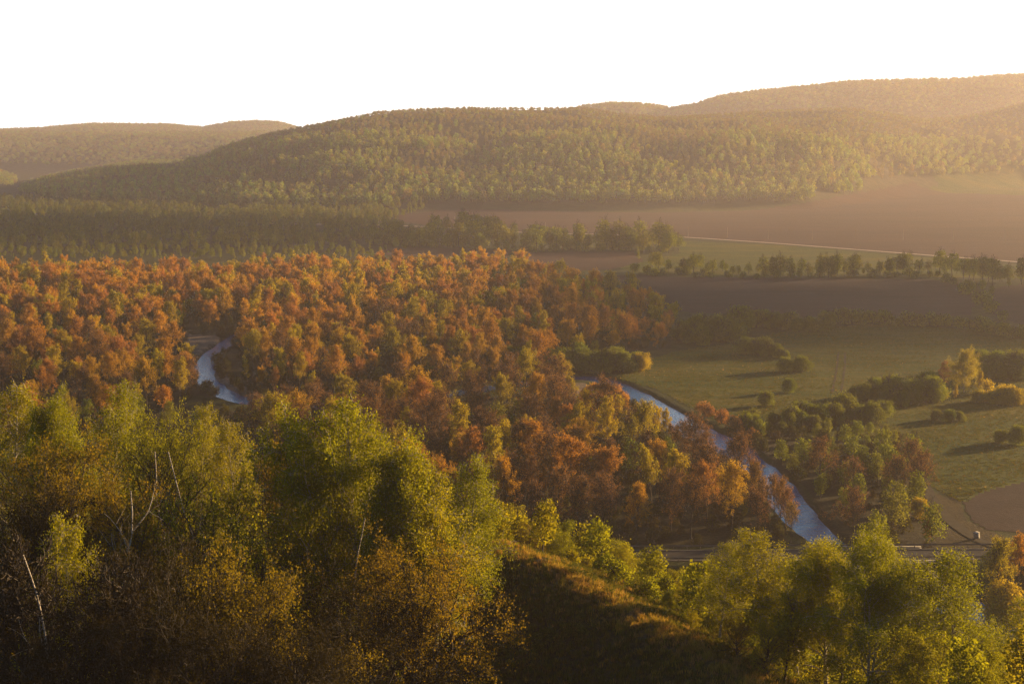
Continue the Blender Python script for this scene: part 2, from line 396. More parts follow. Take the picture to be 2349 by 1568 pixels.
# fields: draped sheets made of the ground's own grid cells, a few cm above it
gc = GV[GF].mean(1)
def sheet(name, mask, lift, mat, label, vc=None):
    f = GF[mask]; used, inv = np.unique(f, return_inverse=True)
    v = GV[used].copy(); v[:, 2] += lift
    o = link(name, mesh_np(name, v, inv.reshape(f.shape), [mat], smooth=True, vcol=None if vc is None else vc[used]))
    tag(o, label, kind='structure'); return o
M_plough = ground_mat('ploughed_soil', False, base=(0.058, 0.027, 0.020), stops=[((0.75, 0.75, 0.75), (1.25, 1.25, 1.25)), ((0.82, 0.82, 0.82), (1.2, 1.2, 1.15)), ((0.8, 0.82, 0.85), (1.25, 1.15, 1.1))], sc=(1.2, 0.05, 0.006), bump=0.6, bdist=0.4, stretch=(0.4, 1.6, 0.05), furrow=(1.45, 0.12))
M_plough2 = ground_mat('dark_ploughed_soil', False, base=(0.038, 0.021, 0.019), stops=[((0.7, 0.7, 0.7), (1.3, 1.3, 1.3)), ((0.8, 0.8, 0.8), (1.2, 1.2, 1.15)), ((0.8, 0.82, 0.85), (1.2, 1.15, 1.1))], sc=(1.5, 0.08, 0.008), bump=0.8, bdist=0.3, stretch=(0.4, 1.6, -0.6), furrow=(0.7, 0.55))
M_mead = ground_mat('meadow_grass', False, base=(0.062, 0.078, 0.003), stops=[((0.5, 0.54, 0.5), (1.5, 1.45, 1.4)), ((0.6, 0.75, 0.7), (1.45, 1.15, 1.1)), ((0.55, 0.8, 0.7), (1.5, 1.12, 1.1))], sc=(1.1, 0.09, 0.018), bump=1.0, bdist=0.55, stretch=(0.5, 1.8, 0.15))
jx = gc[:, 0] + 5 * fbm(gc[:, 0] / 25, gc[:, 1] / 25, 61, 3); jy = gc[:, 1] + 6 * fbm(gc[:, 0] / 25, gc[:, 1] / 25, 67, 3)
def m_of(pts): return in_poly(jx, jy, poly_floor(pts))
P1 = [(915, 492), (1000, 484), (1100, 482), (1500, 487), (1700, 483), (1850, 475), (1960, 464), (2090, 452), (2220, 455), (2480, 462), (2480, 612), (2348, 600), (2150, 585), (1800, 558), (1550, 541), (1200, 531), (1000, 518), (915, 507)]
P3 = [(1205, 578), (1455, 576), (1475, 598), (1400, 618), (1300, 622), (1200, 612)]
P3b = [(900, 566), (1170, 572), (1160, 590), (880, 585)]
P4 = [(1400, 630), (1700, 637), (2130, 640), (2215, 655), (2240, 690), (2225, 722), (1850, 724), (1590, 716), (1500, 705), (1440, 660)]
P5 = [(2255, 668), (2300, 655), (2480, 645), (2480, 760), (2348, 745), (2280, 722)]
P6 = [(2203, 1155), (2235, 1132), (2290, 1115), (2480, 1060), (2480, 1240), (2348, 1222), (2285, 1217), (2235, 1195), (2208, 1172)]
PM = [(1410, 868), (1440, 842), (1545, 805), (1690, 785), (1800, 757), (2000, 742), (2250, 757), (2480, 785), (2480, 1060), (2290, 1115), (2235, 1132), (2203, 1152), (2120, 1110), (2070, 1020), (1850, 1000), (1700, 975), (1640, 960), (1570, 928), (1500, 890)]
PM2 = [(1560, 552), (1800, 562), (2140, 590), (2480, 625), (2480, 640), (2200, 636), (1950, 634), (1450, 627), (1420, 612), (1560, 580)]
PM3 = [(2010, 462), (2090, 448), (2150, 420), (2250, 405), (2480, 395), (2480, 458), (2220, 452)]
PM4 = [(1380, 850), (1400, 812), (1545, 800), (1440, 842)]
rdc = river_dist(gc[:, 0], gc[:, 1])
sheet('ploughed_field', m_of(P1), 0.06, M_plough, 'wide brown ploughed field at the foot of the far hill')
sheet('ploughed_field', m_of(P3) | m_of(P3b), 0.06, M_plough, 'narrow ploughed strip behind the orange forest')
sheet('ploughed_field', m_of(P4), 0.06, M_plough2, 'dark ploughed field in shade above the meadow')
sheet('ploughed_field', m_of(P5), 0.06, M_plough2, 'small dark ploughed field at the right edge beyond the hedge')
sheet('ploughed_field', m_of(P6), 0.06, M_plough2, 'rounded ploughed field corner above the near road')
sheet('meadow', m_of(PM) & (rdc > 2.2), 0.06, M_mead, 'sunlit green meadow with long bush shadows right of the river')
sheet('meadow', m_of(PM2), 0.06, M_mead, 'green meadow strip between far road and hedge')
dyy = (gc[:, 1] > 1500) & (gc[:, 1] < 2500) & (gc[:, 2] < 40)
sheet('meadow', in_poly(jx, jy, np.array([(on_floor(1990, 462)[0], 1830), (790, 1830), (900, 2240), (620, 2190), (600, 2010)])) & ~m_of(P1), 0.06, M_mead, 'hazy green slope above the wide ploughed field')

# ------------------------------------------------------------------ water
def ribbon(L, halfw, z, name, mat):
    """flat strip along a polyline"""
    P = L[:, :2]; d = np.gradient(P, axis=0); d /= np.linalg.norm(d, axis=1)[:, None] + 1e-9
    n = np.column_stack([-d[:, 1], d[:, 0]]); hw = halfw if np.ndim(halfw) else np.full(len(P), halfw)
    cols = np.linspace(-1, 1, 5)
    V = np.concatenate([np.column_stack([P + n * (hw * c)[:, None], np.broadcast_to(z, len(P))]) for c in cols])
    N = len(P); Fq = []
    for k in range(4):
        a = np.arange(N - 1) + k * N
        Fq.append(np.stack([a, a + 1, a + 1 + N, a + N], -1)[:, ::-1])
    return mesh_np(name, V, np.concatenate(Fq), [mat], smooth=True)
m, t, out = new_mat('river_water'); M_water = m
g = t.nodes.new('ShaderNodeNewGeometry'); mp = t.nodes.new('ShaderNodeMapping'); mp.inputs['Scale'].default_value = (1.0, 0.6, 1)
t.links.new(g.outputs['Position'], mp.inputs[0])
n1 = t.nodes.new('ShaderNodeTexNoise'); n1.inputs['Scale'].default_value = 1.1; n1.inputs['Detail'].default_value = 5; n1.inputs['Roughness'].default_value = 0.6
t.links.new(mp.outputs[0], n1.inputs[0])
bm = t.nodes.new('ShaderNodeBump'); bm.inputs['Strength'].default_value = 0.8; bm.inputs['Distance'].default_value = 0.22
t.links.new(n1.outputs[0], bm.inputs['Height'])
p = t.nodes.new('ShaderNodeBsdfPrincipled'); p.inputs['Specular Tint'].default_value = (0.42, 0.78, 1.0, 1); p.inputs['Base Color'].default_value = (0.008, 0.09, 0.26, 1); p.inputs['Roughness'].default_value = 0.10
p.inputs['IOR'].default_value = 1.5; p.inputs['Specular IOR Level'].default_value = 0.9
t.links.new(bm.outputs[0], p.inputs['Normal']); t.links.new(p.outputs[0], out.inputs[0])
water = link('river', ribbon(RVS, RVS[:, 2] + 4.2, -0.55, 'river', M_water)); tag(water, 'blue river winding through the wooded valley', kind='structure')

# ------------------------------------------------------------------ roads
def drape_ribbon(pts, hw, name, mat, lift, label, zfix=None):
    L = smooth_line(np.array(pts, float), 10)
    z = terrain(L[:, 0], L[:, 1], river=False) + lift if zfix is None else np.full(len(L), zfix)
    o = link(name, ribbon(L, hw, z, name, mat)); tag(o, label, kind='structure'); return o
M_dirt = plain_mat('pale_gravel', (0.42, 0.32, 0.25), 0.9, var=0.2, sc=0.3)
M_asph = plain_mat('asphalt', (0.034, 0.029, 0.027), 0.85, var=0.25, sc=0.6)
far_road = [on_floor(*p) for p in [(500, 508), (640, 513), (850, 516), (1000, 521), (1200, 533), (1400, 538), (1550, 543), (1800, 560), (2150, 587), (2348, 602), (2700, 630)]]
drape_ribbon(far_road, 3.2, 'road', M_dirt, 0.35, 'pale gravel road along the wide ploughed field')
trk = [on_floor(*p) for p in [(2085, 1045), (2110, 1090), (2135, 1140), (2175, 1190), (2240, 1235), (2330, 1268)]]
M_track = plain_mat('worn_track', (0.045, 0.032, 0.016), 0.95, var=0.3, sc=0.4)
drape_ribbon(trk, 1.3, 'dirt_track', M_track, 0.12, 'earth track curving past the rounded ploughed field')

# ------------------------------------------------------------------ tree builder
def unit(v): return v / (np.linalg.norm(v, axis=-1, keepdims=True) + 1e-9)
def bend_line(p, d, L, n, rng, wob, lift):
    pts = [p]; d = d.copy()
    for i in range(n):
        d = d + rng.normal(0, wob, 3); d[2] += lift / n; d = d / np.linalg.norm(d)
        pts.append(pts[-1] + d * L / n)
    return np.array(pts)
def skeleton(rng, H, R, nprim, t0, el, prof, r0, nsec, nter, lift=0.3, wob=0.12, stems=1, lean=0.0, top=1.0, twl=(0.5, 0.5)):
    """branches: list of (points, radius at base, radius at tip, level); el = branch elevation (deg) low / high on the trunk"""
    B = []
    for s in range(stems):
        if stems > 1:
            a = rng.uniform(0, 2 * PI); sp_ = rng.uniform(0.2, 0.55) if stems > 2 else rng.uniform(0.1, 0.25)
            d = np.array([math.cos(a) * sp_, math.sin(a) * sp_, 1.0]); p0 = np.array([math.cos(a), math.sin(a), 0]) * r0 * 1.2
        else:
            d = np.array([rng.normal(0, lean), rng.normal(0, lean), 1.0]); p0 = np.zeros(3)
        d /= np.linalg.norm(d); Hs = H * top * (rng.uniform(0.8, 1.0) if stems > 1 else 1)
        n = 12; T = bend_line(p0, d, Hs, n, rng, wob * 0.35, 0.25)
        T[0, 2] -= 0.4
        B.append((T, r0 * (0.7 if stems > 1 else 1), r0 * 0.10, 0))
        ph = rng.uniform(0, 2 * PI)
        for k in range(nprim // stems):
            f = t0 + (0.97 - t0) * ((k + rng.uniform(0, 1)) / (nprim // stems)) ** 0.95
            q = f * n; i = min(int(q), n - 1); p = T[i] + (T[i + 1] - T[i]) * (q - i)
            az = ph + k * 2.4 + rng.uniform(-0.5, 0.5); e = math.radians(el[0] + (el[1] - el[0]) * f + rng.normal(0, 7))
            L = R * prof(f) * rng.uniform(0.7, 1.15)
            d1 = np.array([math.cos(az) * math.cos(e), math.sin(az) * math.cos(e), math.sin(e)])
            rb = r0 * (1 - 0.85 * f) * 0.5
            A = bend_line(p, d1, L, 6, rng, wob, lift); B.append((A, rb, rb * 0.15, 1))
            m2 = max(2, int(nsec * (0.5 + 0.5 * L / R)))
            for j in range(m2):
                g = 0.22 + 0.75 * (j + rng.uniform(0, 1)) / m2; q = g * 6; i = min(int(q), 5); p2 = A[i] + (A[i + 1] - A[i]) * (q - i)
                dm = unit(A[i + 1] - A[i]); rv = unit(np.cross(dm, rng.normal(0, 1, 3))); d2 = unit(dm * 0.75 + rv * 0.75)
                L2 = L * twl[0] * (1.15 - 0.6 * g) * rng.uniform(0.7, 1.2); r2 = rb * (1 - 0.8 * g) * 0.55
                C = bend_line(p2, d2, L2, 4, rng, wob * 1.3, lift * 0.6); B.append((C, r2, r2 * 0.2, 2))
                for q_ in range(nter):
                    g3 = rng.uniform(0.2, 1); q = g3 * 4; i = min(int(q), 3); p3 = C[i] + (C[i + 1] - C[i]) * (q - i)
                    dm = unit(C[i + 1] - C[i]); rv = unit(np.cross(dm, rng.normal(0, 1, 3)))
                    E = bend_line(p3, unit(dm * 0.7 + rv * 0.7), L2 * twl[1] * rng.uniform(0.6, 1.2), 3, rng, wob * 1.5, lift * 0.4)
                    B.append((E, r2 * 0.5, r2 * 0.12, 3))
    return B
def tubes(B, minr, sides=(7, 4, 3, 3), maxlev=3):
    Vs = []; Fs = []; off = 0
    for P, ra, rb, lv in B:
        if lv > maxlev: continue
        k = sides[lv]; n = len(P); d = np.gradient(P, axis=0); d = unit(d)
        ref = np.array([0.31, 0.95, 0.05]) if abs(d[0][2]) > 0.8 else np.array([0, 0, 1.0])
        u = unit(np.cross(d, ref)); w = np.cross(d, u)
        r = np.maximum(np.linspace(ra, rb, n), minr)
        if lv == 0: r[0] *= 1.35
        a = np.arange(k) * 2 * PI / k
        ring = P[:, None, :] + r[:, None, None] * (np.cos(a)[None, :, None] * u[:, None, :] + np.sin(a)[None, :, None] * w[:, None, :])
        Vs.append(ring.reshape(-1, 3))
        i = np.arange(n - 1)[:, None] * k; j = np.arange(k)[None, :]; jn = (j + 1) % k
        Fs.append((np.stack([i + j, i + jn, i + k + jn, i + k + j], -1).reshape(-1, 4)) + off); off += n * k
    return np.concatenate(Vs), np.concatenate(Fs)
def leaf_points(B, n, rng, levels=(2, 3), jit=0.25, tipw=0.7, hang=0.0):
    br = [b for b in B if b[3] in levels]
    ln = np.array([np.linalg.norm(b[0][-1] - b[0][0]) + 0.05 for b in br])
    wt = ln * rng.uniform(0.25, 1.6, len(br)); idx = rng.choice(len(br), n, p=wt / wt.sum())
    t = rng.uniform(0, 1, n) ** tipw
    P = np.empty((n, 3))
    for k in np.unique(idx):
        m_ = idx == k; pts = br[k][0]; q = t[m_] * (len(pts) - 1); i = np.minimum(q.astype(int), len(pts) - 2)
        P[m_] = pts[i] + (pts[i + 1] - pts[i]) * (q - i)[:, None]
    P += rng.normal(0, jit, (n, 3))
    if hang: P[:, 2] -= np.abs(rng.normal(0, hang, n)) * rng.uniform(0, 1, n)
    return P, rng.uniform(0, 1, len(br))[idx] * 0.5 + rng.uniform(0, 1, n) * 0.5
def leaf_quads(P, size, rng, asp=0.65, svar=0.35, droop=0.0):
    n = len(P); a = rng.normal(0, 1, (n, 3)); a[:, 2] -= droop; a = unit(a); b = unit(np.cross(a, rng.normal(0, 1, (n, 3))))
    s = size * (1 + rng.uniform(-svar, svar, n))[:, None] * 0.5
    a = a * s; b = b * s * asp
    V = np.stack([P - a, P + b - a * 0.1, P + a, P - b - a * 0.1], 1).reshape(-1, 3)
    return V, np.arange(n * 4).reshape(n, 4)
def oval(lo, peak, hi):
    return lambda f: max(0.12, (lo + (1 - lo) * (f / peak) ** 0.8) if f < peak else hi + (1 - hi) * (1 - (f - peak) / (1 - peak)) ** 0.75)
def lobe_points(rng, n, R, H, zlo, nl, shell=0.3, base=0.0):
    """leaf positions on overlapping rounded clumps that fill a crown from zlo to H"""
    c = []; w = []
    for k in range(nl):
        f = (k + 0.5) / nl; a = k * 2.4 + rng.uniform(-0.4, 0.4); z = zlo + (H - zlo) * (0.18 + 0.66 * f ** 0.8)
        rad = R * math.sqrt(max(0.0, 1 - ((z - zlo) / (H - zlo)) ** 2.2)) * rng.uniform(0.25, 0.62); r = R * rng.uniform(0.30, 0.60) * (1 - 0.35 * f)
        c.append((math.cos(a) * rad, math.sin(a) * rad, z)); w.append(r)
    c = np.array(c); w = np.array(w); i = rng.choice(nl, n, p=w ** 2 / (w ** 2).sum())
    d = unit(rng.normal(0, 1, (n, 3))); r = w[i] * (1 - shell * rng.uniform(0, 1, n) ** 1.2) * (1 + 0.17 * rng.normal(0, 1, n))
    P = c[i] + d * r[:, None] * np.array([1, 1, 0.95]); P = P + rng.normal(0, 0.09 * R, (n, 3)) * (rng.uniform(0, 1, (n, 1)) < 0.3); P[:, 2] = np.maximum(P[:, 2], base + rng.uniform(0, 0.25, n))
    return P, rng.uniform(0, 1, nl)[i] * 0.5 + rng.uniform(0, 1, n) * 0.5
class Proto:
    """mesh data of one tree shape: crown and trunk (with its limbs)"""
    def __init__(s, H, crown, trunk): s.H = H; s.crown = crown; s.trunk = trunk
def make_proto(kind, seed, leafm, barkm, q=1.0, leafs=1.0):
    rng = np.random.default_rng(seed)
    if kind == 'birch':       # tall, light, hanging tips; full detail
        H = 18.0; B = skeleton(rng, H, 5.6, 44, 0.20, (35, 62), oval(0.6, 0.42, 0.16), 0.19, 7, 4, lift=-0.15, wob=0.15, lean=0.05)
        n = int(25000 * q); P, lv = leaf_points(B, n, rng, jit=0.22, tipw=0.6, hang=0.85); sz = 0.155; minr = 0.012
    elif kind == 'birch_wide':
        H = 17.0; B = skeleton(rng, H, 7.0, 50, 0.16, (38, 66), oval(0.75, 0.38, 0.2), 0.22, 7, 4, lift=-0.1, wob=0.16, stems=2)
        n = int(66000 * q); P, lv = leaf_points(B, n, rng, jit=0.26, tipw=0.6, hang=0.9); sz = 0.155; minr = 0.012
    elif kind == 'oak':
        H = 13.0; B = skeleton(rng, H, 9.0, 30, 0.14, (12, 62), oval(0.75, 0.3, 0.42), 0.55, 9, 6, lift=0.25, wob=0.22, top=0.86)
        n = int(24000 * q); P, lv = leaf_points(B, n, rng, jit=0.17, tipw=0.4); sz = 0.14; minr = 0.012
    elif kind == 'young':     # young birch / aspen on the slope
        H = 9.0; B = skeleton(rng, H, 3.3, 30, 0.10, (40, 66), oval(0.8, 0.35, 0.2), 0.09, 6, 4, lift=0.1, wob=0.14, stems=2)
        n = int(20000 * q); P, lv = leaf_points(B, n, rng, jit=0.2, tipw=0.6, hang=0.3); sz = 0.125; minr = 0.01
    elif kind == 'poplar':    # riverside tree, several rising limbs, rounded airy crown
        H = 17.0; B = skeleton(rng, H, 8.2, 24, 0.22, (48, 74), oval(0.85, 0.36, 0.22), 0.30, 8, 6, lift=0.25, wob=0.15, top=0.92)
        n = int(14000 * q); P, lv = leaf_points(B, n, rng, jit=0.25, tipw=0.35); sz = 0.235; minr = 0.035
    elif kind == 'aspen':     # slender
        H = 16.0; B = skeleton(rng, H, 4.2, 26, 0.32, (45, 66), oval(0.6, 0.5, 0.2), 0.16, 6, 5, lift=0.2, wob=0.13)
        n = int(6000 * q); P, lv = leaf_points(B, n, rng, jit=0.25, tipw=0.4); sz = 0.28; minr = 0.03
    elif kind == 'bare':
        H = 16.0; B = skeleton(rng, H, 8.0, 24, 0.25, (42, 70), oval(0.8, 0.4, 0.25), 0.28, 9, 8, lift=0.25, wob=0.16, top=0.9)
        n = int(7500 * q); P, lv = leaf_points(B, n, rng, jit=0.2, tipw=0.3, levels=(3,)); sz = 0.16; minr = 0.035
    elif kind == 'willow':    # round, many stems, leafy down to the ground
        H = 6.0; B = skeleton(rng, H, 3.0, 30, 0.05, (20, 70), oval(0.95, 0.4, 0.5), 0.12, 6, 4, lift=0.2, wob=0.16, stems=5, top=0.8)
        n = int(9500 * q); P, lv = lobe_points(rng, n, 3.6, 5.6, 0.2, 13); sz = 0.26; minr = 0.02
    elif kind == 'cone':
        H = 7.0; B = skeleton(rng, H, 1.5, 26, 0.06, (50, 70), oval(0.9, 0.3, 0.1), 0.08, 5, 3, lift=0.1, wob=0.1)
        n = int(5000 * q); P, lv = leaf_points(B, n, rng, levels=(1, 2, 3), jit=0.14, tipw=0.5); sz = 0.2; minr = 0.015
    tmax = 3 if kind in ('bare', 'oak') or q >= 0.9 else 2
    V, Fq = leaf_quads(P, sz * leafs, rng, droop=0.6 if 'birch' in kind else 0)
    V[:, 2] = np.maximum(V[:, 2], 0.1)
    crown = mesh_np(kind + '_crown', V, Fq, [leafm], face_attr=lv)
    V2, F2 = tubes(B, minr, maxlev=tmax)
    trunk = mesh_np(kind + '_trunk', V2, F2, [barkm], smooth=True)
    H = max(V[:, 2].max(), V2[:, 2].max())
    return Proto(float(H), crown, trunk)
def far_proto(kind, seed, leafm, barkm, nl, lsz):
    """one mesh (crown and trunk together) for trees a few pixels high"""
    rng = np.random.default_rng(seed)
    if kind == 'round': H = 14.0; B = skeleton(rng, H, 6.0, 12, 0.2, (35, 70), oval(0.8, 0.4, 0.25), 0.22, 4, 2, lift=0.2, wob=0.15)
    elif kind == 'slim': H = 14.0; B = skeleton(rng, H, 3.6, 12, 0.2, (45, 68), oval(0.7, 0.4, 0.2), 0.16, 4, 2, lift=0.2, wob=0.13)
    elif kind == 'fan': H = 15.0; B = skeleton(rng, H, 8.0, 12, 0.24, (46, 74), oval(0.85, 0.36, 0.25), 0.26, 5, 3, lift=0.25, wob=0.15, top=0.92)
    else: H = 5.0; B = skeleton(rng, H, 2.8, 15, 0.05, (15, 70), oval(0.95, 0.4, 0.5), 0.12, 4, 2, lift=0.2, wob=0.15, stems=3, top=0.8)
    if kind == 'round': P, lv = lobe_points(rng, nl, 4.6, H, 0.12 * H, 11)
    elif kind == 'bush': P, lv = lobe_points(rng, nl, 3.1, 4.8, 0.1, 9)
    else: P, lv = leaf_points(B, nl, rng, levels=(1, 2, 3), jit=0.4, tipw=0.45)
    V, Fq = leaf_quads(P, lsz, rng, asp=0.75); V[:, 2] = np.maximum(V[:, 2], 0.1)
    V2, F2 = tubes(B, 0.05, sides=(4, 3, 3, 3), maxlev=2)
    Va = np.concatenate([V, V2]); Fa = np.concatenate([Fq, F2 + len(V)])
    mi = np.concatenate([np.zeros(len(Fq)), np.ones(len(F2))]); la = np.concatenate([lv, np.full(len(F2), 0.5)])
    me = mesh_np(kind + '_tree', Va, Fa, [leafm, barkm], face_attr=la, midx=mi)
    return Proto(float(V[:, 2].max()), me, None)

L_birch = leaf_mat('birch_leaf', [(0.20, 0.215, 0.008), (0.25, 0.25, 0.009), (0.29, 0.255, 0.011)], 0.52)
L_oak = leaf_mat('oak_leaf', [(0.19, 0.15, 0.012), (0.23, 0.16, 0.012)], 0.5)
L_orange = leaf_mat('orange_leaf', [(0.42, 0.20, 0.035), (0.47, 0.27, 0.03), (0.40, 0.18, 0.06), (0.48, 0.31, 0.025), (0.36, 0.165, 0.065)], 0.52)
L_gold = leaf_mat('golden_leaf', [(0.40, 0.30, 0.018), (0.33, 0.28, 0.018)], 0.5)
L_russet = leaf_mat('russet_bud', [(0.32, 0.155, 0.065), (0.38, 0.19, 0.06)], 0.42)
L_willow = leaf_mat('willow_leaf', [(0.13, 0.165, 0.022), (0.18, 0.20, 0.022), (0.15, 0.16, 0.035)], 0.45)
L_green = leaf_mat('green_leaf', [(0.14, 0.17, 0.022), (0.18, 0.20, 0.022), (0.17, 0.16, 0.028)], 0.45)
L_hill = leaf_mat('hill_leaf', [(0.20, 0.28, 0.06), (0.25, 0.32, 0.06), (0.24, 0.24, 0.08), (0.20, 0.24, 0.055), (0.32, 0.34, 0.05), (0.25, 0.18, 0.08)], 0.45)
B_white = bark_mat('birch_bark', (0.07, 0.06, 0.05), (0.45, 0.40, 0.34), 2.2, band=True, lo=0.38, hi=0.52)
B_dark = bark_mat('dark_bark', (0.022, 0.016, 0.012), (0.055, 0.04, 0.028), 3.0)
B_grey = bark_mat('grey_bark', (0.09, 0.065, 0.045), (0.20, 0.14, 0.10), 3.0)

PR = {}
for i in range(3): PR['birch', i] = make_proto('birch', 100 + i, L_birch, B_white)
for i in range(2): PR['birch_wide', i] = make_proto('birch_wide', 120 + i, L_birch, B_white)
for i in range(3): PR['oak', i] = make_proto('oak', 140 + i, L_oak, B_dark)
for i in range(3): PR['young', i] = make_proto('young', 160 + i, L_birch, B_grey)
for i in range(4): PR['poplar', i] = make_proto('poplar', 200 + i, L_orange, B_dark)
for i in range(2): PR['aspen', i] = make_proto('aspen', 220 + i, L_orange, B_grey)
for i in range(3): PR['bare', i] = make_proto('bare', 240 + i, L_russet, B_dark)
for i in range(3): PR['willow', i] = make_proto('willow', 260 + i, L_willow, B_dark)
PR['cone', 0] = make_proto('cone', 280, L_gold, B_dark)
for i in range(3): PR['f_fan', i] = far_proto('fan', 300 + i, L_orange, B_dark, 4600, 0.38)
PR['f_fan', 3] = far_proto('round', 304, L_orange, B_dark, 2200, 0.55)
for i in range(2): PR['f_slim', i] = far_proto('slim', 310 + i, L_gold, B_grey, 1100, 0.5)
for i in range(3): PR['f_green', i] = far_proto('round', 320 + i, L_green, B_dark, 1300, 0.6)
for i in range(2): PR['f_gold', i] = far_proto('fan', 330 + i, L_gold, B_dark, 3800, 0.38)
for i in range(3): PR['f_bush', i] = far_proto('bush', 340 + i, L_willow, B_dark, 900, 0.42)
for i in range(4): PR['hill', i] = far_proto('round', 360 + i, L_hill, B_grey, 420, 1.0)
for i in range(1): PR['hill', 4 + i] = far_proto('slim', 370 + i, L_hill, B_grey, 260, 0.95)

_mats_cache = {}
def recolour(me, leafm):
    k = (me.name, leafm.name)
    if k not in _mats_cache: c = me.copy(); c.materials[0] = leafm; _mats_cache[k] = c
    return _mats_cache[k]
RNG = random.Random(7)
def put_tree(key, name, x, y, H, label, cat, group=None, leafm=None, rz=None, parts=True, sxy=None, lean=0.0, z=None):
    p = PR[key]; s = H / p.H; zz = float(terrain([x], [y])[0]) - 0.05 if z is None else z
    rz = RNG.uniform(0, 6.28) if rz is None else rz
    cm = p.crown if leafm is None else recolour(p.crown, leafm)
    if p.trunk is not None and parts:
        r = empty(name, (x, y, zz), rz); r.rotation_euler = (lean * RNG.uniform(-1, 1), lean * RNG.uniform(-1, 1), rz)
        link('crown', cm, r); link('trunk', p.trunk, r)
    else:
        r = link(name, cm, None, (x, y, zz)); r.rotation_euler = (lean * RNG.uniform(-1, 1), lean * RNG.uniform(-1, 1), rz)
    w = s * (sxy or RNG.uniform(0.9, 1.12)); r.scale = (w, w, s)
    tag(r, label, cat, group); return r

# ------------------------------------------------------------------ scattered masses (geometry nodes on a cloud of points)
def proto_collection(name, keys, mats=None):
    c = bpy.data.collections.new(name)
    for n, k in enumerate(keys):
        p = PR[k] if isinstance(k, tuple) else k
        me = p.crown if isinstance(p, Proto) else p
        if mats is not None and mats[n] is not None: me = recolour(me, mats[n])
        o = bpy.data.objects.new('%s_%02d' % (name, n), me); c.objects.link(o)
        if isinstance(p, Proto) and p.trunk is not None:
            V = len(me.vertices)
    return c
def scatter(name, P, sc, vi, coll, label, seed=0, tilt=0.04):
    n = len(P); rng = np.random.default_rng(seed)
    me = bpy.data.meshes.new(name); me.vertices.add(n); me.vertices.foreach_set('co', np.asarray(P, np.float32).ravel())
    a = me.attributes.new('sc', 'FLOAT_VECTOR', 'POINT'); sc = np.asarray(sc, np.float32)
    if sc.ndim == 1: sc = np.column_stack([sc * rng.uniform(0.88, 1.12, n), sc * rng.uniform(0.88, 1.12, n), sc])
    a.data.foreach_set('vector', sc.astype(np.float32).ravel())
    a = me.attributes.new('rt', 'FLOAT_VECTOR', 'POINT')
    a.data.foreach_set('vector', np.column_stack([rng.normal(0, tilt, n), rng.normal(0, tilt, n), rng.uniform(0, 6.28, n)]).astype(np.float32).ravel())
    a = me.attributes.new('vi', 'INT', 'POINT'); a.data.foreach_set('value', np.asarray(vi, np.int32))
    o = link(name, me); tag(o, label, kind='stuff')
    ng = bpy.data.node_groups.new(name, 'GeometryNodeTree')
    ng.interface.new_socket('Geometry', in_out='INPUT', socket_type='NodeSocketGeometry'); ng.interface.new_socket('Geometry', in_out='OUTPUT', socket_type='NodeSocketGeometry')
    N = ng.nodes; gi = N.new('NodeGroupInput'); go = N.new('NodeGroupOutput')
    iop = N.new('GeometryNodeInstanceOnPoints'); ci = N.new('GeometryNodeCollectionInfo')
    ci.inputs['Collection'].default_value = coll; ci.inputs['Separate Children'].default_value = True; ci.inputs['Reset Children'].default_value = True
    def attr(nm, dt):
        k = N.new('GeometryNodeInputNamedAttribute'); k.data_type = dt; k.inputs['Name'].default_value = nm; return k.outputs['Attribute']
    L = ng.links
    m2p = N.new('GeometryNodeMeshToPoints')
    L.new(gi.outputs[0], m2p.inputs['Mesh']); L.new(m2p.outputs['Points'], iop.inputs['Points'])
    L.new(ci.outputs[0], iop.inputs['Instance']); iop.inputs['Pick Instance'].default_value = True
    L.new(attr('vi', 'INT'), iop.inputs['Instance Index']); L.new(attr('rt', 'FLOAT_VECTOR'), iop.inputs['Rotation']); L.new(attr('sc', 'FLOAT_VECTOR'), iop.inputs['Scale'])
    L.new(iop.outputs[0], go.inputs[0])
    md = o.modifiers.new('scatter', 'NODES'); md.node_group = ng
    return o
def poisson(poly_test, box, dmin, rng, n_try):
    """random points at least dmin apart"""
    x = rng.uniform(box[0], box[1], n_try); y = rng.uniform(box[2], box[3], n_try); ok = poly_test(x, y)
    x, y = x[ok], y[ok]; g = {}; out = []
    dm = dmin(x, y) if callable(dmin) else np.full(len(x), dmin)
    cs = float(dm.max()) if len(dm) else 1
    for a, b, d in zip(x, y, dm):
        k = (int(a // cs), int(b // cs)); hit = False
        for i in (-1, 0, 1):
            for j in (-1, 0, 1):
                for (u, v) in g.get((k[0] + i, k[1] + j), ()):
                    if (u - a) ** 2 + (v - b) ** 2 < d * d: hit = True; break
                if hit: break
            if hit: break
        if not hit: g.setdefault(k, []).append((a, b)); out.append((a, b))
    return np.array(out)
def on_screen(x, y, z):
    """traced-photo coordinates of a world point"""
    yc = np.maximum(y, 1); c = (z - CAMZ) / yc; b = x / yc
    vy = (c * cp + spp) / (cp - c * spp); k = 1.0 / (cp + vy * spp)
    return (512 + F * b / k) / K, (341.5 - F * vy) / K

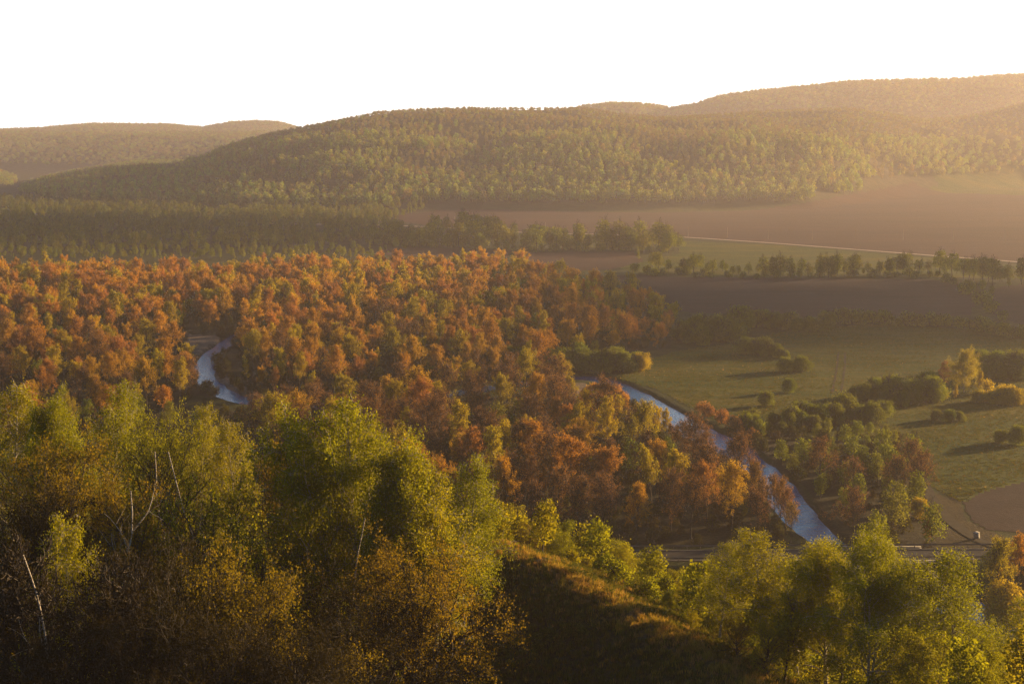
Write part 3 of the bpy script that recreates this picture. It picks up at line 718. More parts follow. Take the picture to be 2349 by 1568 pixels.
# ------------------------------------------------------------------ the hill forest and the far woodland
nrg = np.random.default_rng(5)
def in_view(x, y, m=0.43): return (np.abs(x) < m * y + 30)
def hill_ok(x, y):
    z = terrain(x, y, river=False); v = in_view(x, y)
    return v & (z > 4)
xx = nrg.uniform(-1250, 1300, 60000); 
P = poisson(lambda x, y: in_view(x, y), (-1250, 1300, 1480, 2900), lambda x, y: 7.8 + (y - 1500) / 300, nrg, 130000)
z = terrain(P[:, 0], P[:, 1], river=False)
dxs, dys = on_screen(P[:, 0], P[:, 1], z)
fieldm = in_poly(P[:, 0], P[:, 1], poly_floor(P1)) | ((z < 26) & (dxs > 1980)) | ((z < 5) & (dxs > 900)) | (z < 2.2)
clear = fbm(P[:, 0] / 130, P[:, 1] / 160, 77, 3) + 0.06
keep = ~fieldm & ~((clear < -0.17))
P = P[keep]; z = z[keep]; dxs = dxs[keep]
n = len(P); big = np.clip(sstep(fbm(P[:, 0] / 110, P[:, 1] / 140, 79, 3), -0.10, 0.12) * (z < 80) + (z < 16) * 0.8, 0, 1)
sc = (0.62 + 0.45 * big + nrg.uniform(-0.1, 0.14, n)); hh_ = 1 - 0.4 * sstep(P[:, 1], 2000, 2350); sc = np.column_stack([sc * 1.25, sc * 1.25, sc * hh_ * 1.1]); vi = nrg.integers(0, 5, n)
hp = proto_collection('hill_tree', [('hill', i) for i in range(5)])
# green clumps low on the slope, browner upper wood
L_hbrown = leaf_mat('hill_leaf_brown', [(0.23, 0.18, 0.085), (0.22, 0.22, 0.07), (0.24, 0.17, 0.085), (0.21, 0.22, 0.065)], 0.45)
hp2 = proto_collection('hill_tree_b', [('hill', i) for i in range(5)] * 2, [None] * 5 + [L_hbrown] * 5)
vi = vi + 5 * ((big < nrg.uniform(0.0, 0.9, n)) & (nrg.uniform(0, 1, n) < 0.8))
scatter('hill_forest', np.column_stack([P, z - 0.2]), sc, vi, hp2, 'hazy spring forest covering the long hill across the valley', 1)
# far hills behind
P = poisson(lambda x, y: in_view(x, y, 0.4), (-2000, 1600, 2950, 4950), 10.5, nrg, 110000)
z = terrain(P[:, 0], P[:, 1], river=False); k = z > 25; P = P[k]; z = z[k]
scatter('hill_forest', np.column_stack([P, z - 0.2]), np.column_stack([nrg.uniform(1.3, 1.9, len(P))] * 2 + [nrg.uniform(0.5, 0.85, len(P))]), nrg.integers(0, 10, len(P)), hp2, 'pale woods on the farthest ridges', 2)


# far woodland on the flat, left
def wood_ok(x, y):
    dx, dy = on_screen(x, y, np.zeros(len(x)))
    return in_view(x, y, 0.4) & (dy > 462) & (dy < 608) & (dx < 950 - (dy - 462) * 0.35 + 260 * fbm(x / 70, y / 60, 3)) & (fbm(x / 110, y / 70, 83, 3) > -0.17) & (terrain(x, y, river=False) < 8) & (line_dist(x, y, np.array(far_road)) > 7)
P = poisson(wood_ok, (-900, 50, 940, 1960), 7.2, nrg, 40000)
n = len(P); z = terrain(P[:, 0], P[:, 1], river=False)
fp = proto_collection('far_tree', [('f_green', 0), ('f_green', 1), ('f_green', 2), ('f_bush', 0), ('f_slim', 0)], [None, None, None, None, L_green])
v = np.where(nrg.uniform(0, 1, n) < 0.25, 3, nrg.integers(0, 3, n)); v = np.where(nrg.uniform(0, 1, n) < 0.15, 4, v)
scatter('far_woodland', np.column_stack([P, z - 0.2]), nrg.uniform(0.35, 1.0, n) ** 0.9 * (1 - 0.35 * (P[:, 1] < 1030)), v, fp, 'shaded green woodland on the flat below the long hill', 3)

# ------------------------------------------------------------------ the riverside forest
W4 = poly_floor([(560, 596), (900, 600), (1190, 600), (1180, 622), (600, 634)])
def gap(x, y):      # small clearings
    return fbm(x / 60, y / 36, 91, 3) < -0.19
def forest_ok(x, y):
    return (in_poly(x, y, W1) | in_poly(x, y, W2) | in_poly(x, y, W3)) & (river_dist(x, y) > 1.5) & in_view(x, y, 0.40) & (near_hill(x, y) < 0) & ~gap(x, y) & (np.abs(y - ROAD_Y) > 12)
P = poisson(forest_ok, (-430, 200, 225, 990), lambda x, y: 5.6 + 3.2 * vnoise(x / 13, y / 13, 17) * (y > 380) + 0.5, nrg, 42000)
n = len(P); z = terrain(P[:, 0], P[:, 1]); dxs, dys = on_screen(P[:, 0], P[:, 1], z)
bars = [poly_floor(q) for q in ([(425, 760), (505, 765), (510, 785), (470, 800), (445, 822), (420, 815)], [(1285, 870), (1350, 872), (1405, 905), (1425, 935), (1350, 945), (1300, 920)],
        [(1480, 640), (1480, 640), (1481, 641)])]
ok = np.ones(n, bool)
for b in bars: ok &= ~in_poly(P[:, 0], P[:, 1], b)
C1 = poly_floor([(432, 765), (565, 760), (545, 800), (530, 830), (545, 860), (570, 905), (600, 960), (600, 1040), (440, 1040), (425, 880)])
ok &= ~in_poly(P[:, 0], P[:, 1], C1)
ok &= ~(in_poly(P[:, 0], P[:, 1], W2) & (river_dist(P[:, 0], P[:, 1]) < 9) & (dxs > 1390))
# thin out where the photo shows open ground in the near wood
ok &= ~(in_poly(P[:, 0], P[:, 1], poly_floor([(1380, 1190), (1640, 1165), (1700, 1255), (1500, 1262)])) & (nrg.uniform(0, 1, n) < 0.6))
P = P[ok]; z = z[ok]; dxs = dxs[ok]; dys = dys[ok]; n = len(P)
u = nrg.uniform(0, 1, n); clump = fbm(P[:, 0] / 30, P[:, 1] / 30, 95, 3)
east = in_poly(P[:, 0], P[:, 1], W3); pen = in_poly(P[:, 0], P[:, 1], W2)
hgt = 12.5 + 2.2 * pen + 3.0 * clump + nrg.uniform(-3.5, 3.5, n) + 1.2 * (P[:, 1] > 600)
# kind: 0 orange, 1 golden, 2 russet and bare, 3 green
kd = np.where(u < 0.56, 0, np.where(u < 0.80, 1, np.where(u < 0.92, 2, 3)))
kd = np.where(pen & (u < 0.35), 2, kd); kd = np.where(pen & (u > 0.93), 3, kd)
kd = np.where(east & (u < 0.55), 3, np.where(east & (u < 0.8), 2, kd)); kd = np.where(east & (dys < 1090), 3, kd)
kd = np.where((clump < -0.16) & (u > 0.4), 3, kd)
hgt = np.where(kd == 3, hgt * 0.6, hgt); hgt = np.where(east & (dys < 1060), hgt * 0.62, hgt)
xe = [1380, 1400, 1440, 1500, 1560, 1620, 1700, 1750, 1790, 1850, 1900]; ye = [872, 884, 908, 955, 992, 1035, 1065, 1112, 1165, 1215, 1260]
hp_ = hgt * F / P[:, 1] / K; top_ = dys - hp_; lim = np.interp(dxs, xe, ye) + np.where(kd == 2, -90 * nrg.uniform(0, 1, n), np.where(nrg.uniform(0, 1, n) < 0.35, -55 * nrg.uniform(0, 1, n), 6))
over = pen & (dxs > 1340) & (top_ < lim); fit = np.clip((dys - lim) / hp_, 0, 1)
kd = np.where(over & (fit < 0.5), 3, kd); hgt = np.where(over, hgt * fit, hgt)
keep_ = ~(over & (fit < 0.16)); P = P[keep_]; z = z[keep_]; dxs = dxs[keep_]; dys = dys[keep_]; hgt = hgt[keep_]; kd = kd[keep_]; n = len(P)
big = hgt / P[:, 1] * (np.abs(dxs - 1174) < 1240) * np.where(kd == 3, 0.6, 1)
order = np.argsort(-big); hero = np.zeros(n, bool); hero[order[:290]] = True
mats4 = [L_orange, L_gold, L_russet, L_green]; words4 = ['orange', 'golden yellow', 'russet, almost leafless', 'dull green']
def place(dx, dy, d):
    if d > 560: return 'in the far forest band behind the river bend'
    if in_poly([on_floor(dx, dy)[0]], [d], W3)[0]: return 'on the right bank between river and meadow'
    if in_poly([on_floor(dx, dy)[0]], [d], W2)[0]:
        if dx > 1450: return 'beside the lower river reach by the near road'
        if dx > 1150: return 'in the near wood left of the sandbank'
        if dx > 800: return 'in the near wood behind the tallest birch'
        return 'on the tongue of land below the river bend'
    if dx < 440: return 'left of the river bend'
    if dx < 1000: return 'just right of the river bend'
    return 'at the shaded right end of the forest'
for i in np.nonzero(hero)[0]:
    k = int(kd[i]); d = P[i, 1]
    key = {0: ('poplar', RNG.randrange(4)), 1: ('poplar', RNG.randrange(4)) if RNG.random() < .65 else ('aspen', RNG.randrange(2)), 2: ('bare', RNG.randrange(3)), 3: ('willow', RNG.randrange(3))}[k]
    nm = {0: 'poplar_tree', 1: 'poplar_tree', 2: 'poplar_tree', 3: 'willow_tree'}[k]
    if key[0] == 'aspen': nm = 'aspen_tree'
    pz = place(dxs[i], dys[i], d)
    wd = {'poplar_tree': 'poplar', 'willow_tree': 'willow', 'aspen_tree': 'slender aspen'}[nm]
    put_tree(key, nm, P[i, 0], d, float(hgt[i]), '%s %s %s' % (words4[k], wd, pz), 'tree', '%s %ss %s' % (words4[k], wd, pz), leafm=mats4[k], z=float(z[i]) - .1, sxy=RNG.uniform(0.8, 1.05) if k != 3 else None, lean=0.04)
rest = ~hero
rp = proto_collection('river_tree', [('f_fan', 0), ('f_fan', 1), ('f_fan', 2), ('f_fan', 3), ('f_gold', 0), ('f_gold', 1), ('f_slim', 0), ('f_fan', 0), ('f_fan', 2), ('f_green', 0), ('f_green', 1)],
                      [None] * 6 + [None, L_russet, L_russet, None, None])
kr = kd[rest]; rr_ = nrg.integers(0, 12, rest.sum())
v = np.where(kr == 0, rr_ % 4, np.where(kr == 1, 4 + rr_ % 3, np.where(kr == 2, 7 + rr_ % 2, 9 + rr_ % 2)))
HH = np.array([PR['f_fan', 0].H] * 4 + [PR['f_gold', 0].H] * 2 + [PR['f_slim', 0].H] + [PR['f_fan', 0].H] * 2 + [PR['f_green', 0].H] * 2)
s_ = hgt[rest] / HH[v]; w_ = s_ * nrg.uniform(0.75, 1.25, len(s_))
scatter('river_forest', np.column_stack([P[rest], z[rest] - 0.1]), np.column_stack([w_, w_, s_]), v, rp, 'orange and golden crowns of the riverside forest, farther back', 4)
# low growth under and between the trees
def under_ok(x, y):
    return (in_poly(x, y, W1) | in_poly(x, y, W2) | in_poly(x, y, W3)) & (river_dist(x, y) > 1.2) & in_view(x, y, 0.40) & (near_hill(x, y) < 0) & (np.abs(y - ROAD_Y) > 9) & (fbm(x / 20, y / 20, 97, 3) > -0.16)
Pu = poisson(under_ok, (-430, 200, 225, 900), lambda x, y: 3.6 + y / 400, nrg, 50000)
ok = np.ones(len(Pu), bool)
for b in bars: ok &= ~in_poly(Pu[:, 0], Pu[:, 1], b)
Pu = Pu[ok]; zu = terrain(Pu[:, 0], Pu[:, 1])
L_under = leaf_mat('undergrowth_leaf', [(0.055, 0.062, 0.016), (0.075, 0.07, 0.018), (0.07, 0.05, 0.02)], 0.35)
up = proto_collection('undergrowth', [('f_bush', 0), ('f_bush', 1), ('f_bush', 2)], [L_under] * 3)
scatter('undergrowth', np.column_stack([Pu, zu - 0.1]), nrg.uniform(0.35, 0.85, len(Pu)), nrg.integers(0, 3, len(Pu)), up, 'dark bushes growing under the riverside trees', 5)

# ------------------------------------------------------------------ bushes and trees one can count in the meadows
def screen_tree(key, name, dx, dy, h, label, group=None, leafm=None, wide=1.0, cat='tree', parts=True):
    """dx, dy: traced foot of the plant on the valley floor, h: traced height"""
    x, y = on_floor(dx, dy); z = float(terrain([x], [y])[0]); x, y = on_floor(dx, dy, z)
    H = h * K * y / F * 1.12; p = PR[key]
    r = put_tree(key, name, x, y, H, label, cat, group, leafm=leafm, parts=parts, z=z - 0.1, sxy=(wide if cat == 'tree' else wide * 0.82) * RNG.uniform(0.92, 1.08)); return r
WB = lambda: ('willow', RNG.randrange(3))
FB = lambda: ('f_bush', RNG.randrange(3))
for (dx, dy, h, w, lab) in [(1810, 898, 33, 1.3, 'round lit bush alone in the meadow, the farther of the two'), (1755, 930, 36, 1.3, 'round lit bush alone in the meadow, nearer the river'),
                            (1800, 850, 34, 1.3, 'left half of the sunlit double bush on the shadow edge'), (1838, 851, 38, 1.3, 'right half of the sunlit double bush on the shadow edge'),
                            (2148, 962, 26, 1.4, 'low bush at the left end of the meadow thicket'), (2176, 966, 30, 1.4, 'middle bush of the small thicket in the right meadow'), (2200, 964, 24, 1.3, 'low bush at the right end of the meadow thicket'),
                            (2295, 1015, 34, 1.3, 'bush in the right meadow nearest the picture edge'), (2335, 1018, 46, 1.2, 'taller bush cut by the right picture edge'),
                            (1472, 850, 44, 1.1, 'bright yellow green willow at the right end of the shaded willow row'),
                            (2205, 905, 0, 1, '')]:
    if h: screen_tree(WB(), 'willow_bush', dx, dy, h, lab, None, L_gold if dx == 1472 else None, w, 'bush')
screen_tree(('birch_wide', 0), 'birch_tree', 2212, 900, 104, 'tall bright golden birch towering over the meadow bushes', None, L_gold, 1.25)
screen_tree(('poplar', 1), 'poplar_tree', 2166, 895, 66, 'brown poplar just left of the tall golden birch', None, L_russet, 0.8)
screen_tree(('cone', 0), 'young_tree', 2168, 918, 30, 'small cone-shaped yellow tree, left one of the pair under the tall birch', None, None, 1.2)
screen_tree(('cone', 0), 'young_tree', 2190, 914, 34, 'small cone-shaped yellow tree, right one of the pair under the tall birch', None, None, 1.0)
screen_tree(('cone', 0), 'young_tree', 2245, 895, 44, 'cone-shaped yellow tree right of the tall golden birch', None, None, 1.5)
screen_tree(('f_bush', 1), 'willow_bush', 2262, 900, 32, 'bright bush beside the cone-shaped tree', None, L_gold, 1.5, 'bush')
def line_of(pts, n, h, w, name, label, group, keyf, leafm=None, jit=6, jy_=4, cat='bush', hv=0.3):
    P_ = np.array(pts, float); d = np.concatenate([[0], np.cumsum(np.linalg.norm(np.diff(P_, axis=0), axis=1))])
    for k in range(n):
        s_ = (k + RNG.uniform(0.2, 0.8)) / n * d[-1]; dx = np.interp(s_, d, P_[:, 0]) + RNG.uniform(-jit, jit); dy = np.interp(s_, d, P_[:, 1]) + RNG.uniform(-jy_, jy_)
        hh = (np.interp(s_, d, P_[:, 2]) if P_.shape[1] > 2 else h) * RNG.uniform(1 - hv, 1 + hv)
        ky = keyf(); screen_tree(ky, name, dx, dy, hh, label, group, leafm, w, cat)
line_of([(1140, 842, 44), (1250, 846, 48), (1380, 846, 46), (1465, 844, 38)], 26, 40, 1.25, 'willow_bush', 'dull green willow in the shaded row on the far river bank', 'willows on the far river bank', WB, jy_=9)
line_of([(1560, 782, 34), (1640, 780, 44), (1700, 772, 50)], 16, 40, 1.3, 'willow_bush', 'willow in the big shaded clump at the dark field corner', 'willows at the dark field corner', WB, jy_=12, jit=14)
line_of([(1700, 748, 36), (1780, 748, 36), (1830, 758, 26), (1900, 752, 32), (1905, 742, 30)], 14, 30, 1.4, 'willow_bush', 'shaded willow of the hedge between dark field and meadow', 'hedge willows above the meadow', WB, jy_=5)
line_of([(1920, 742, 28), (2060, 742, 26), (2200, 750, 26), (2300, 764, 30), (2360, 780, 34)], 30, 28, 1.5, 'hedge_bush', 'dark bush of the long hedge along the meadow\'s far side', 'bushes of the long far hedge', FB, jy_=5)
line_of([(1700, 812, 30), (1760, 815, 34), (1810, 822, 26)], 9, 28, 1.3, 'willow_bush', 'grey green willow in the small clump behind the double bush', 'willows behind the double bush', WB, jy_=6)
line_of([(1955, 905, 28), (2020, 920, 46), (2080, 925, 52), (2140, 915, 50)], 16, 40, 1.2, 'willow_bush', 'dark willow of the thicket left of the tall golden birch', 'thicket left of the tall birch', WB, jy_=10, jit=10)
line_of([(2240, 918, 32), (2300, 924, 36), (2350, 922, 38)], 9, 30, 1.3, 'willow_bush', 'sunlit willow right of the tall birch near the picture edge', 'sunlit willows right of the tall birch', WB, jy_=5, leafm=L_gold)
line_of([(2245, 850, 36), (2300, 862, 52), (2350, 868, 56)], 11, 40, 1.2, 'willow_bush', 'bush behind the tall birch at the right picture edge', 'bushes behind the tall birch', WB, jy_=10)
line_of([(1700, 985, 34), (1790, 985, 40), (1880, 975, 50), (1960, 960, 50), (2030, 965, 48)], 22, 40, 1.2, 'willow_bush', 'willow of the belt between river bank and right meadow', 'willows along the meadow edge', WB, jy_=12, jit=10)
line_of([(1590, 938, 26), (1660, 968, 30), (1730, 1010, 30)], 9, 26, 1.2, 'bank_shrub', 'low reddish shrub on the steep right river bank', 'shrubs on the right river bank', FB, leafm=L_russet, jy_=3)
line_of([(1420, 955, 40), (1480, 985, 44), (1560, 1040, 50), (1640, 1100, 54), (1730, 1160, 84), (1790, 1215, 100), (1815, 1250, 110)], 24, 50, 0.65, 'aspen_tree', 'slender orange tree on the near river bank', 'slender trees on the near river bank', lambda: ('bare', RNG.randrange(3)), leafm=L_orange, jy_=6, cat='tree')
line_of([(1330, 930, 40), (1400, 930, 48), (1440, 940, 44)], 6, 44, 1.0, 'willow_tree', 'orange leafed willow on the sandbank tip', 'willows on the sandbank', WB, leafm=L_orange, jy_=6, cat='tree')
screen_tree(('birch', 1), 'birch_tree', 1278, 1205, 96, 'single round yellow green birch in the dark hollow behind the ridge', None, None, 1.3)
# belts of trees between the fields, about a kilometre away
FG = lambda: ('f_green', RNG.randrange(3))
Z2 = [(645, 1100, 115), (725, 1092, 97), (690, 1096, 60), (830, 1112, 142), (880, 1120, 130), (930, 1135, 150), (985, 1150, 150), (1030, 1155, 150), (1070, 1150, 130), (1120, 1196, 136), (1190, 1125, 90), (770, 1186, 98), (850, 1180, 82),
      (935, 1180, 86), (1250, 1180, 50), (1340, 1195, 60), (1380, 1196, 130), (1430, 1200, 100), (1480, 1200, 125), (1530, 1196, 120), (1580, 1200, 80), (1630, 1192, 140), (1700, 1200, 70), (1760, 1200, 100), (1810, 1200, 170), (1860, 1200, 110), (1905, 1200, 160), (1955, 1200, 130),
      (2050, 1192, 155), (2010, 1200, 100), (2110, 1200, 80), (2180, 1200, 155), (2240, 1200, 140), (2280, 1200, 100), (620, 1150, 70), (560, 1160, 60), (500, 1150, 70), (440, 1165, 50), (390, 1160, 45), (310, 1170, 40), (250, 1170, 40), (180, 1165, 40)]
line_of([(840, 560, 18), (1000, 566, 20), (1200, 574, 18), (1540, 576, 20)], 34, 18, 1.3, 'belt_bush', 'green bush under the belt trees before the wide ploughed field', 'bushes under the belt trees', FB, jy_=3, leafm=L_green)
line_of([(840, 556, 30), (1000, 562, 38), (1200, 570, 36), (1400, 572, 34), (1560, 574, 30)], 50, 30, 1.3, 'belt_tree', 'hazy green tree in the belt left of the middle, before the wide ploughed field', 'belt trees in the middle distance', FG, jy_=6, hv=0.45, cat='tree')
for (a, b, h) in Z2: screen_tree(FG(), 'belt_tree', 783 + a * .3334, 172 + b * .3334, h * .3334 * 1.15, 'hazy green tree in the belt left of the middle, before the wide ploughed field', 'belt trees in the middle distance', None, 1.15)
screen_tree(('f_slim', 0), 'belt_tree', 783 + 2040 * .3334, 172 + 1292 * .3334, 36, 'narrow green tree standing alone at the ploughed strip\'s right end', None, L_green, 0.9)
Z3 = [(40, 1350, 90), (120, 1345, 130), (200, 1350, 80), (270, 1350, 90), (380, 1370, 80), (560, 1385, 90), (620, 1385, 160), (670, 1385, 180), (740, 1385, 150), (800, 1390, 90), (860, 1388, 110), (940, 1390, 130), (1000, 1390, 185), (1060, 1390, 190), (1110, 1385, 130),
      (1350, 1375, 110), (1420, 1378, 140), (1510, 1370, 170), (1240, 1370, 50), (1300, 1368, 50), (1560, 1375, 70), (1740, 1345, 120), (1800, 1380, 120), (1850, 1385, 190), (1930, 1400, 170), (2000, 1410, 180), (2060, 1430, 210), (2130, 1450, 220), (2180, 1420, 130), (2330, 1440, 220),
      (1700, 1380, 60), (2240, 1460, 70), (2060, 1480, 90), (2120, 1520, 90), (1960, 1520, 70)]
line_of([(1480, 612, 30), (1560, 622, 30), (1750, 630, 34), (1950, 630, 30), (2150, 625, 36), (2250, 640, 40), (2350, 650, 44)], 40, 26, 1.3, 'hedge_tree', 'dim green tree in the hedge between green meadow strip and dark field', 'trees of the hedge above the dark field', FG, jy_=5, hv=0.45, cat='tree')
for (a, b, h) in Z3: screen_tree(FG(), 'hedge_tree', 1566 + a * .3334, 172 + b * .3334, h * .3334 * 0.8, 'dim green tree in the hedge between green meadow strip and dark field', 'trees of the hedge above the dark field', None, 1.1)
line_of([(1450, 625, 22), (1560, 632, 18), (1700, 637, 16), (1950, 634, 16), (2150, 636, 18), (2230, 680, 26), (2300, 740, 30)], 40, 18, 1.5, 'hedge_bush', 'dark bush under the hedge trees beside the dark field', 'bushes under the hedge trees', FB, jy_=3)

# ------------------------------------------------------------------ the wooded slope in front
def near_tree(key, name, dx, top, D, label, leafm=None, wide=1.0, group=None, hmax=40, cat='tree'):
    x, y, tz = at_depth(dx, top, D); gz_ = float(terrain([x], [y])[0]); H = tz - gz_
    return put_tree(key, name, x, y, max(2.0, min(H, hmax)), label, cat, group, leafm=leafm, sxy=wide, lean=0.05, z=gz_ - 0.1)
L_shaded = leaf_mat('shaded_brown_leaf', [(0.036, 0.030, 0.007), (0.030, 0.022, 0.006)], 0.35)  # shade of the lower-left wood put into a near-black leaf colour
NEAR = [
 (('birch', 0), 'birch_tree', 8, 856, 150, 'green birch cut by the left picture edge', None, 1.1),
 (('birch_wide', 0), 'birch_tree', 120, 862, 143, 'broad green birch with two tops near the left edge', None, 0.8),
 (('birch', 1), 'birch_tree', 232, 866, 150, 'green birch with bare white forked top', None, 0.85),
 (('oak', 0), 'oak_tree', 366, 892, 139, 'tall oak with dark spreading limbs right of the white forked birch', L_birch, 0.62),
 (('birch', 2), 'birch_tree', 452, 922, 146, 'yellow green birch between the dark-limbed oak and the dip', None, 0.8),
 (('birch', 0), 'birch_tree', 540, 944, 141, 'low birch crown in the dip left of the tallest birch', None, 0.9),
 (('oak', 1), 'oak_tree', 655, 968, 133, 'brownish oak just left of the tallest birch', None, 0.65),
 (('birch_wide', 1), 'birch_tree', 786, 866, 128, 'tallest birch left of centre, its trunk white', None, 0.82),
 (('birch', 0), 'birch_tree', 862, 985, 132, 'bright birch directly right of the tallest birch', None, 1.0),
 (('birch_wide', 0), 'birch_tree', 930, 962, 124, 'brightest yellow green birch, hanging top, at the centre of the clump', None, 0.85),
 (('birch', 2), 'birch_tree', 990, 1010, 122, 'bright birch forming the right shoulder of the clump', None, 1.0),
 (('birch', 1), 'birch_tree', 1058, 1042, 127, 'outermost right birch of the clump above the grassy ridge', None, 0.9),
 (('oak', 2), 'oak_tree', 140, 960, 126, 'wide golden brown oak with dark limbs under the left birches', None, 0.85),
 (('oak', 1), 'oak_tree', 40, 1040, 118, 'dark brown oak low at the left edge', L_shaded, 0.8),
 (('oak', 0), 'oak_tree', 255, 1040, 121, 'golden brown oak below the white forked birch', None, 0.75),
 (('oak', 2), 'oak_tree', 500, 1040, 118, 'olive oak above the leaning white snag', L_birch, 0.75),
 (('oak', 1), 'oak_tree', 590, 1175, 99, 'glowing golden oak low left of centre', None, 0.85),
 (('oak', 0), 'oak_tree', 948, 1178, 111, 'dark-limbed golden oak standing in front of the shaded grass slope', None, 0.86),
 (('oak', 2), 'oak_tree', 820, 1290, 104, 'dim oak left of the dark-limbed golden oak', L_shaded, 0.95),
 (('oak', 2), 'oak_tree', 370, 1160, 103, 'dim brown oak among the dark trees at lower left', L_shaded, 0.9),
 (('bare', 0), 'bare_tree', 300, 1240, 92, 'thin bare tree in the dark lower left', L_shaded, 0.7),
 (('bare', 1), 'bare_tree', 70, 1190, 94, 'bare crooked tree in the lower left corner', L_shaded, 0.8),
 (('oak', 1), 'oak_tree', 470, 1300, 90, 'dark oak filling the bottom left', L_shaded, 0.9),
 (('oak', 0), 'oak_tree', 700, 1380, 92, 'dark oak crown at the bottom edge', L_shaded, 0.9),
 (('birch', 1), 'birch_tree', 150, 1180, 100, 'thin birch with patchy white trunk at lower left', None, 0.7),
 (('oak', 2), 'oak_tree', 180, 1330, 88, 'dark oak in the bottom left shade', L_shaded, 0.9),
 (('birch_wide', 1), 'birch_tree', 2005, 1196, 106, 'largest birch of the bottom right group', None, 1.05),
 (('birch_wide', 0), 'birch_tree', 1900, 1205, 113, 'birch behind left of the largest bottom right birch', None, 1.0),
 (('birch', 2), 'birch_tree', 2095, 1216, 110, 'birch leaning on the right of the largest bottom right birch', None, 1.4),
 (('birch', 1), 'birch_tree', 1765, 1216, 119, 'left taller birch of the bottom right group', None, 1.5),
 (('birch', 0), 'birch_tree', 1655, 1238, 122, 'leftmost birch of the bottom right group', None, 1.35),
 (('birch', 2), 'birch_tree', 1838, 1212, 117, 'birch filling the gap between the two bottom right crowns', None, 1.3),
 (('birch', 1), 'birch_tree', 2195, 1322, 112, 'small birch reaching over the dark water at right', None, 0.9),
 (('birch_wide', 0), 'birch_tree', 2255, 1400, 116, 'bright low birch below the dark water', None, 0.9),
 (('birch', 2), 'birch_tree', 2340, 1372, 120, 'birch in the bottom right corner', None, 1.2),
 (('young', 0), 'young_tree', 2150, 1430, 100, 'young birch at the bottom edge right of the largest birch', None, 1.4),
 (('young', 1), 'young_tree', 2260, 1480, 96, 'young birch in the bottom right, in front of the low birch', None, 1.5),
 (('oak', 0), 'oak_tree', 1690, 1400, 113, 'small crooked oak at the ridge edge, left of two', None, 0.85),
 (('oak', 1), 'oak_tree', 1762, 1405, 109, 'small crooked oak at the ridge edge, right of two', L_birch, 0.85),
 (('young', 2), 'young_tree', 1590, 1400, 124, 'yellow green young tree just behind the ridge near the right group', None, 1.3),
]
for (key, nm, dx, top, D, lab, lm, w) in NEAR: near_tree(key, nm, dx, top, D, lab, lm, w)
near_tree(('poplar', 2), 'poplar_tree', 2292, 1218, 232, 'golden tree before the near road at the right picture edge, left one of two', L_gold, 0.9)
near_tree(('poplar', 0), 'poplar_tree', 2338, 1212, 236, 'golden tree before the near road at the right picture edge, right one of two', L_orange, 0.9)
near_tree(('willow', 1), 'willow_bush', 2310, 1318, 226, 'golden bush below the two edge trees, above the dark water', L_gold, 0.9, cat='bush')
near_tree(('poplar', 3), 'poplar_tree', 2130, 1180, 268, 'glowing orange round tree just beyond the near road, right of the river', L_orange, 0.8)
near_tree(('willow', 2), 'willow_bush', 2110, 1135, 290, 'yellow green bush behind the glowing orange round tree', L_gold, 1.0, cat='bush')
BACK = [(1112, 1158, 158), (1150, 1172, 163), (1172, 1160, 168), (1215, 1182, 160), (1262, 1185, 165), (1290, 1215, 158), (1335, 1208, 170), (1384, 1214, 166), (1432, 1240, 158), (1470, 1256, 162), (1505, 1272, 156), (1540, 1300, 150), (1568, 1335, 144),
        (1310, 1262, 150), (1370, 1300, 146), (1420, 1330, 141), (1480, 1370, 138), (1530, 1400, 132), (1235, 1225, 152), (1600, 1395, 134), (1630, 1420, 128), (1140, 1195, 156)]
BL = ['bushy young birch behind the ridge crest, next to the big birch clump', 'golden young oak behind the ridge crest', 'tall young birch midway along the ridge crest', 'young birch low behind the descending ridge']
for k, (dx, top, D) in enumerate(BACK):
    q = 0 if dx < 1200 else 1 if dx in (1215, 1235) else 2 if dx < 1450 else 3
    near_tree(('oak', 2) if q == 1 else ('young', k % 3), 'oak_tree' if q == 1 else 'young_birch', dx, top, D, BL[q], L_oak if q == 1 else None, RNG.uniform(0.75, 0.85) if q == 1 else RNG.uniform(1.2, 1.5), ['young birches by the clump', 'golden oaks behind the ridge', 'young birches midway along the ridge', 'young birches low behind the ridge'][q])

# low woody growth on the dark slope below the trees
def slope_ok(x, y):
    return in_poly(x, y, INSIDE) & in_view(x, y, 0.42) & (y > 62) & (x < -8 + (y - 90) * -0.12)
Ps = poisson(slope_ok, (-80, 10, 60, 165), 2.6, nrg, 6000)
sp_ = proto_collection('slope_bush', [('f_bush', 0), ('f_bush', 1), ('f_bush', 2)], [L_shaded, L_under, L_shaded])
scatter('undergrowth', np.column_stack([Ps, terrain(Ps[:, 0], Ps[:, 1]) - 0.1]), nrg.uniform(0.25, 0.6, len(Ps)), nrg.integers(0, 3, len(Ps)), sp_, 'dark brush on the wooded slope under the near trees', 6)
Pb = poisson(lambda x, y: (near_hill(x, y) > 0.5) & ~in_poly(x, y, INSIDE) & in_view(x, y, 0.42) & (line_dist(x, y, densify(CREST)[:, :2], box=60) > 5), (-90, 110, 85, 240), 4.2, nrg, 9000)
bp = proto_collection('slope_tree', [('f_bush', 0), ('f_bush', 1), ('f_green', 0), ('f_green', 1)], [L_birch] * 4)
scatter('undergrowth', np.column_stack([Pb, terrain(Pb[:, 0], Pb[:, 1]) - 0.1]), nrg.uniform(0.35, 0.6, len(Pb)), nrg.integers(0, 4, len(Pb)), bp, 'bright brush on the far side of the near ridge', 7)

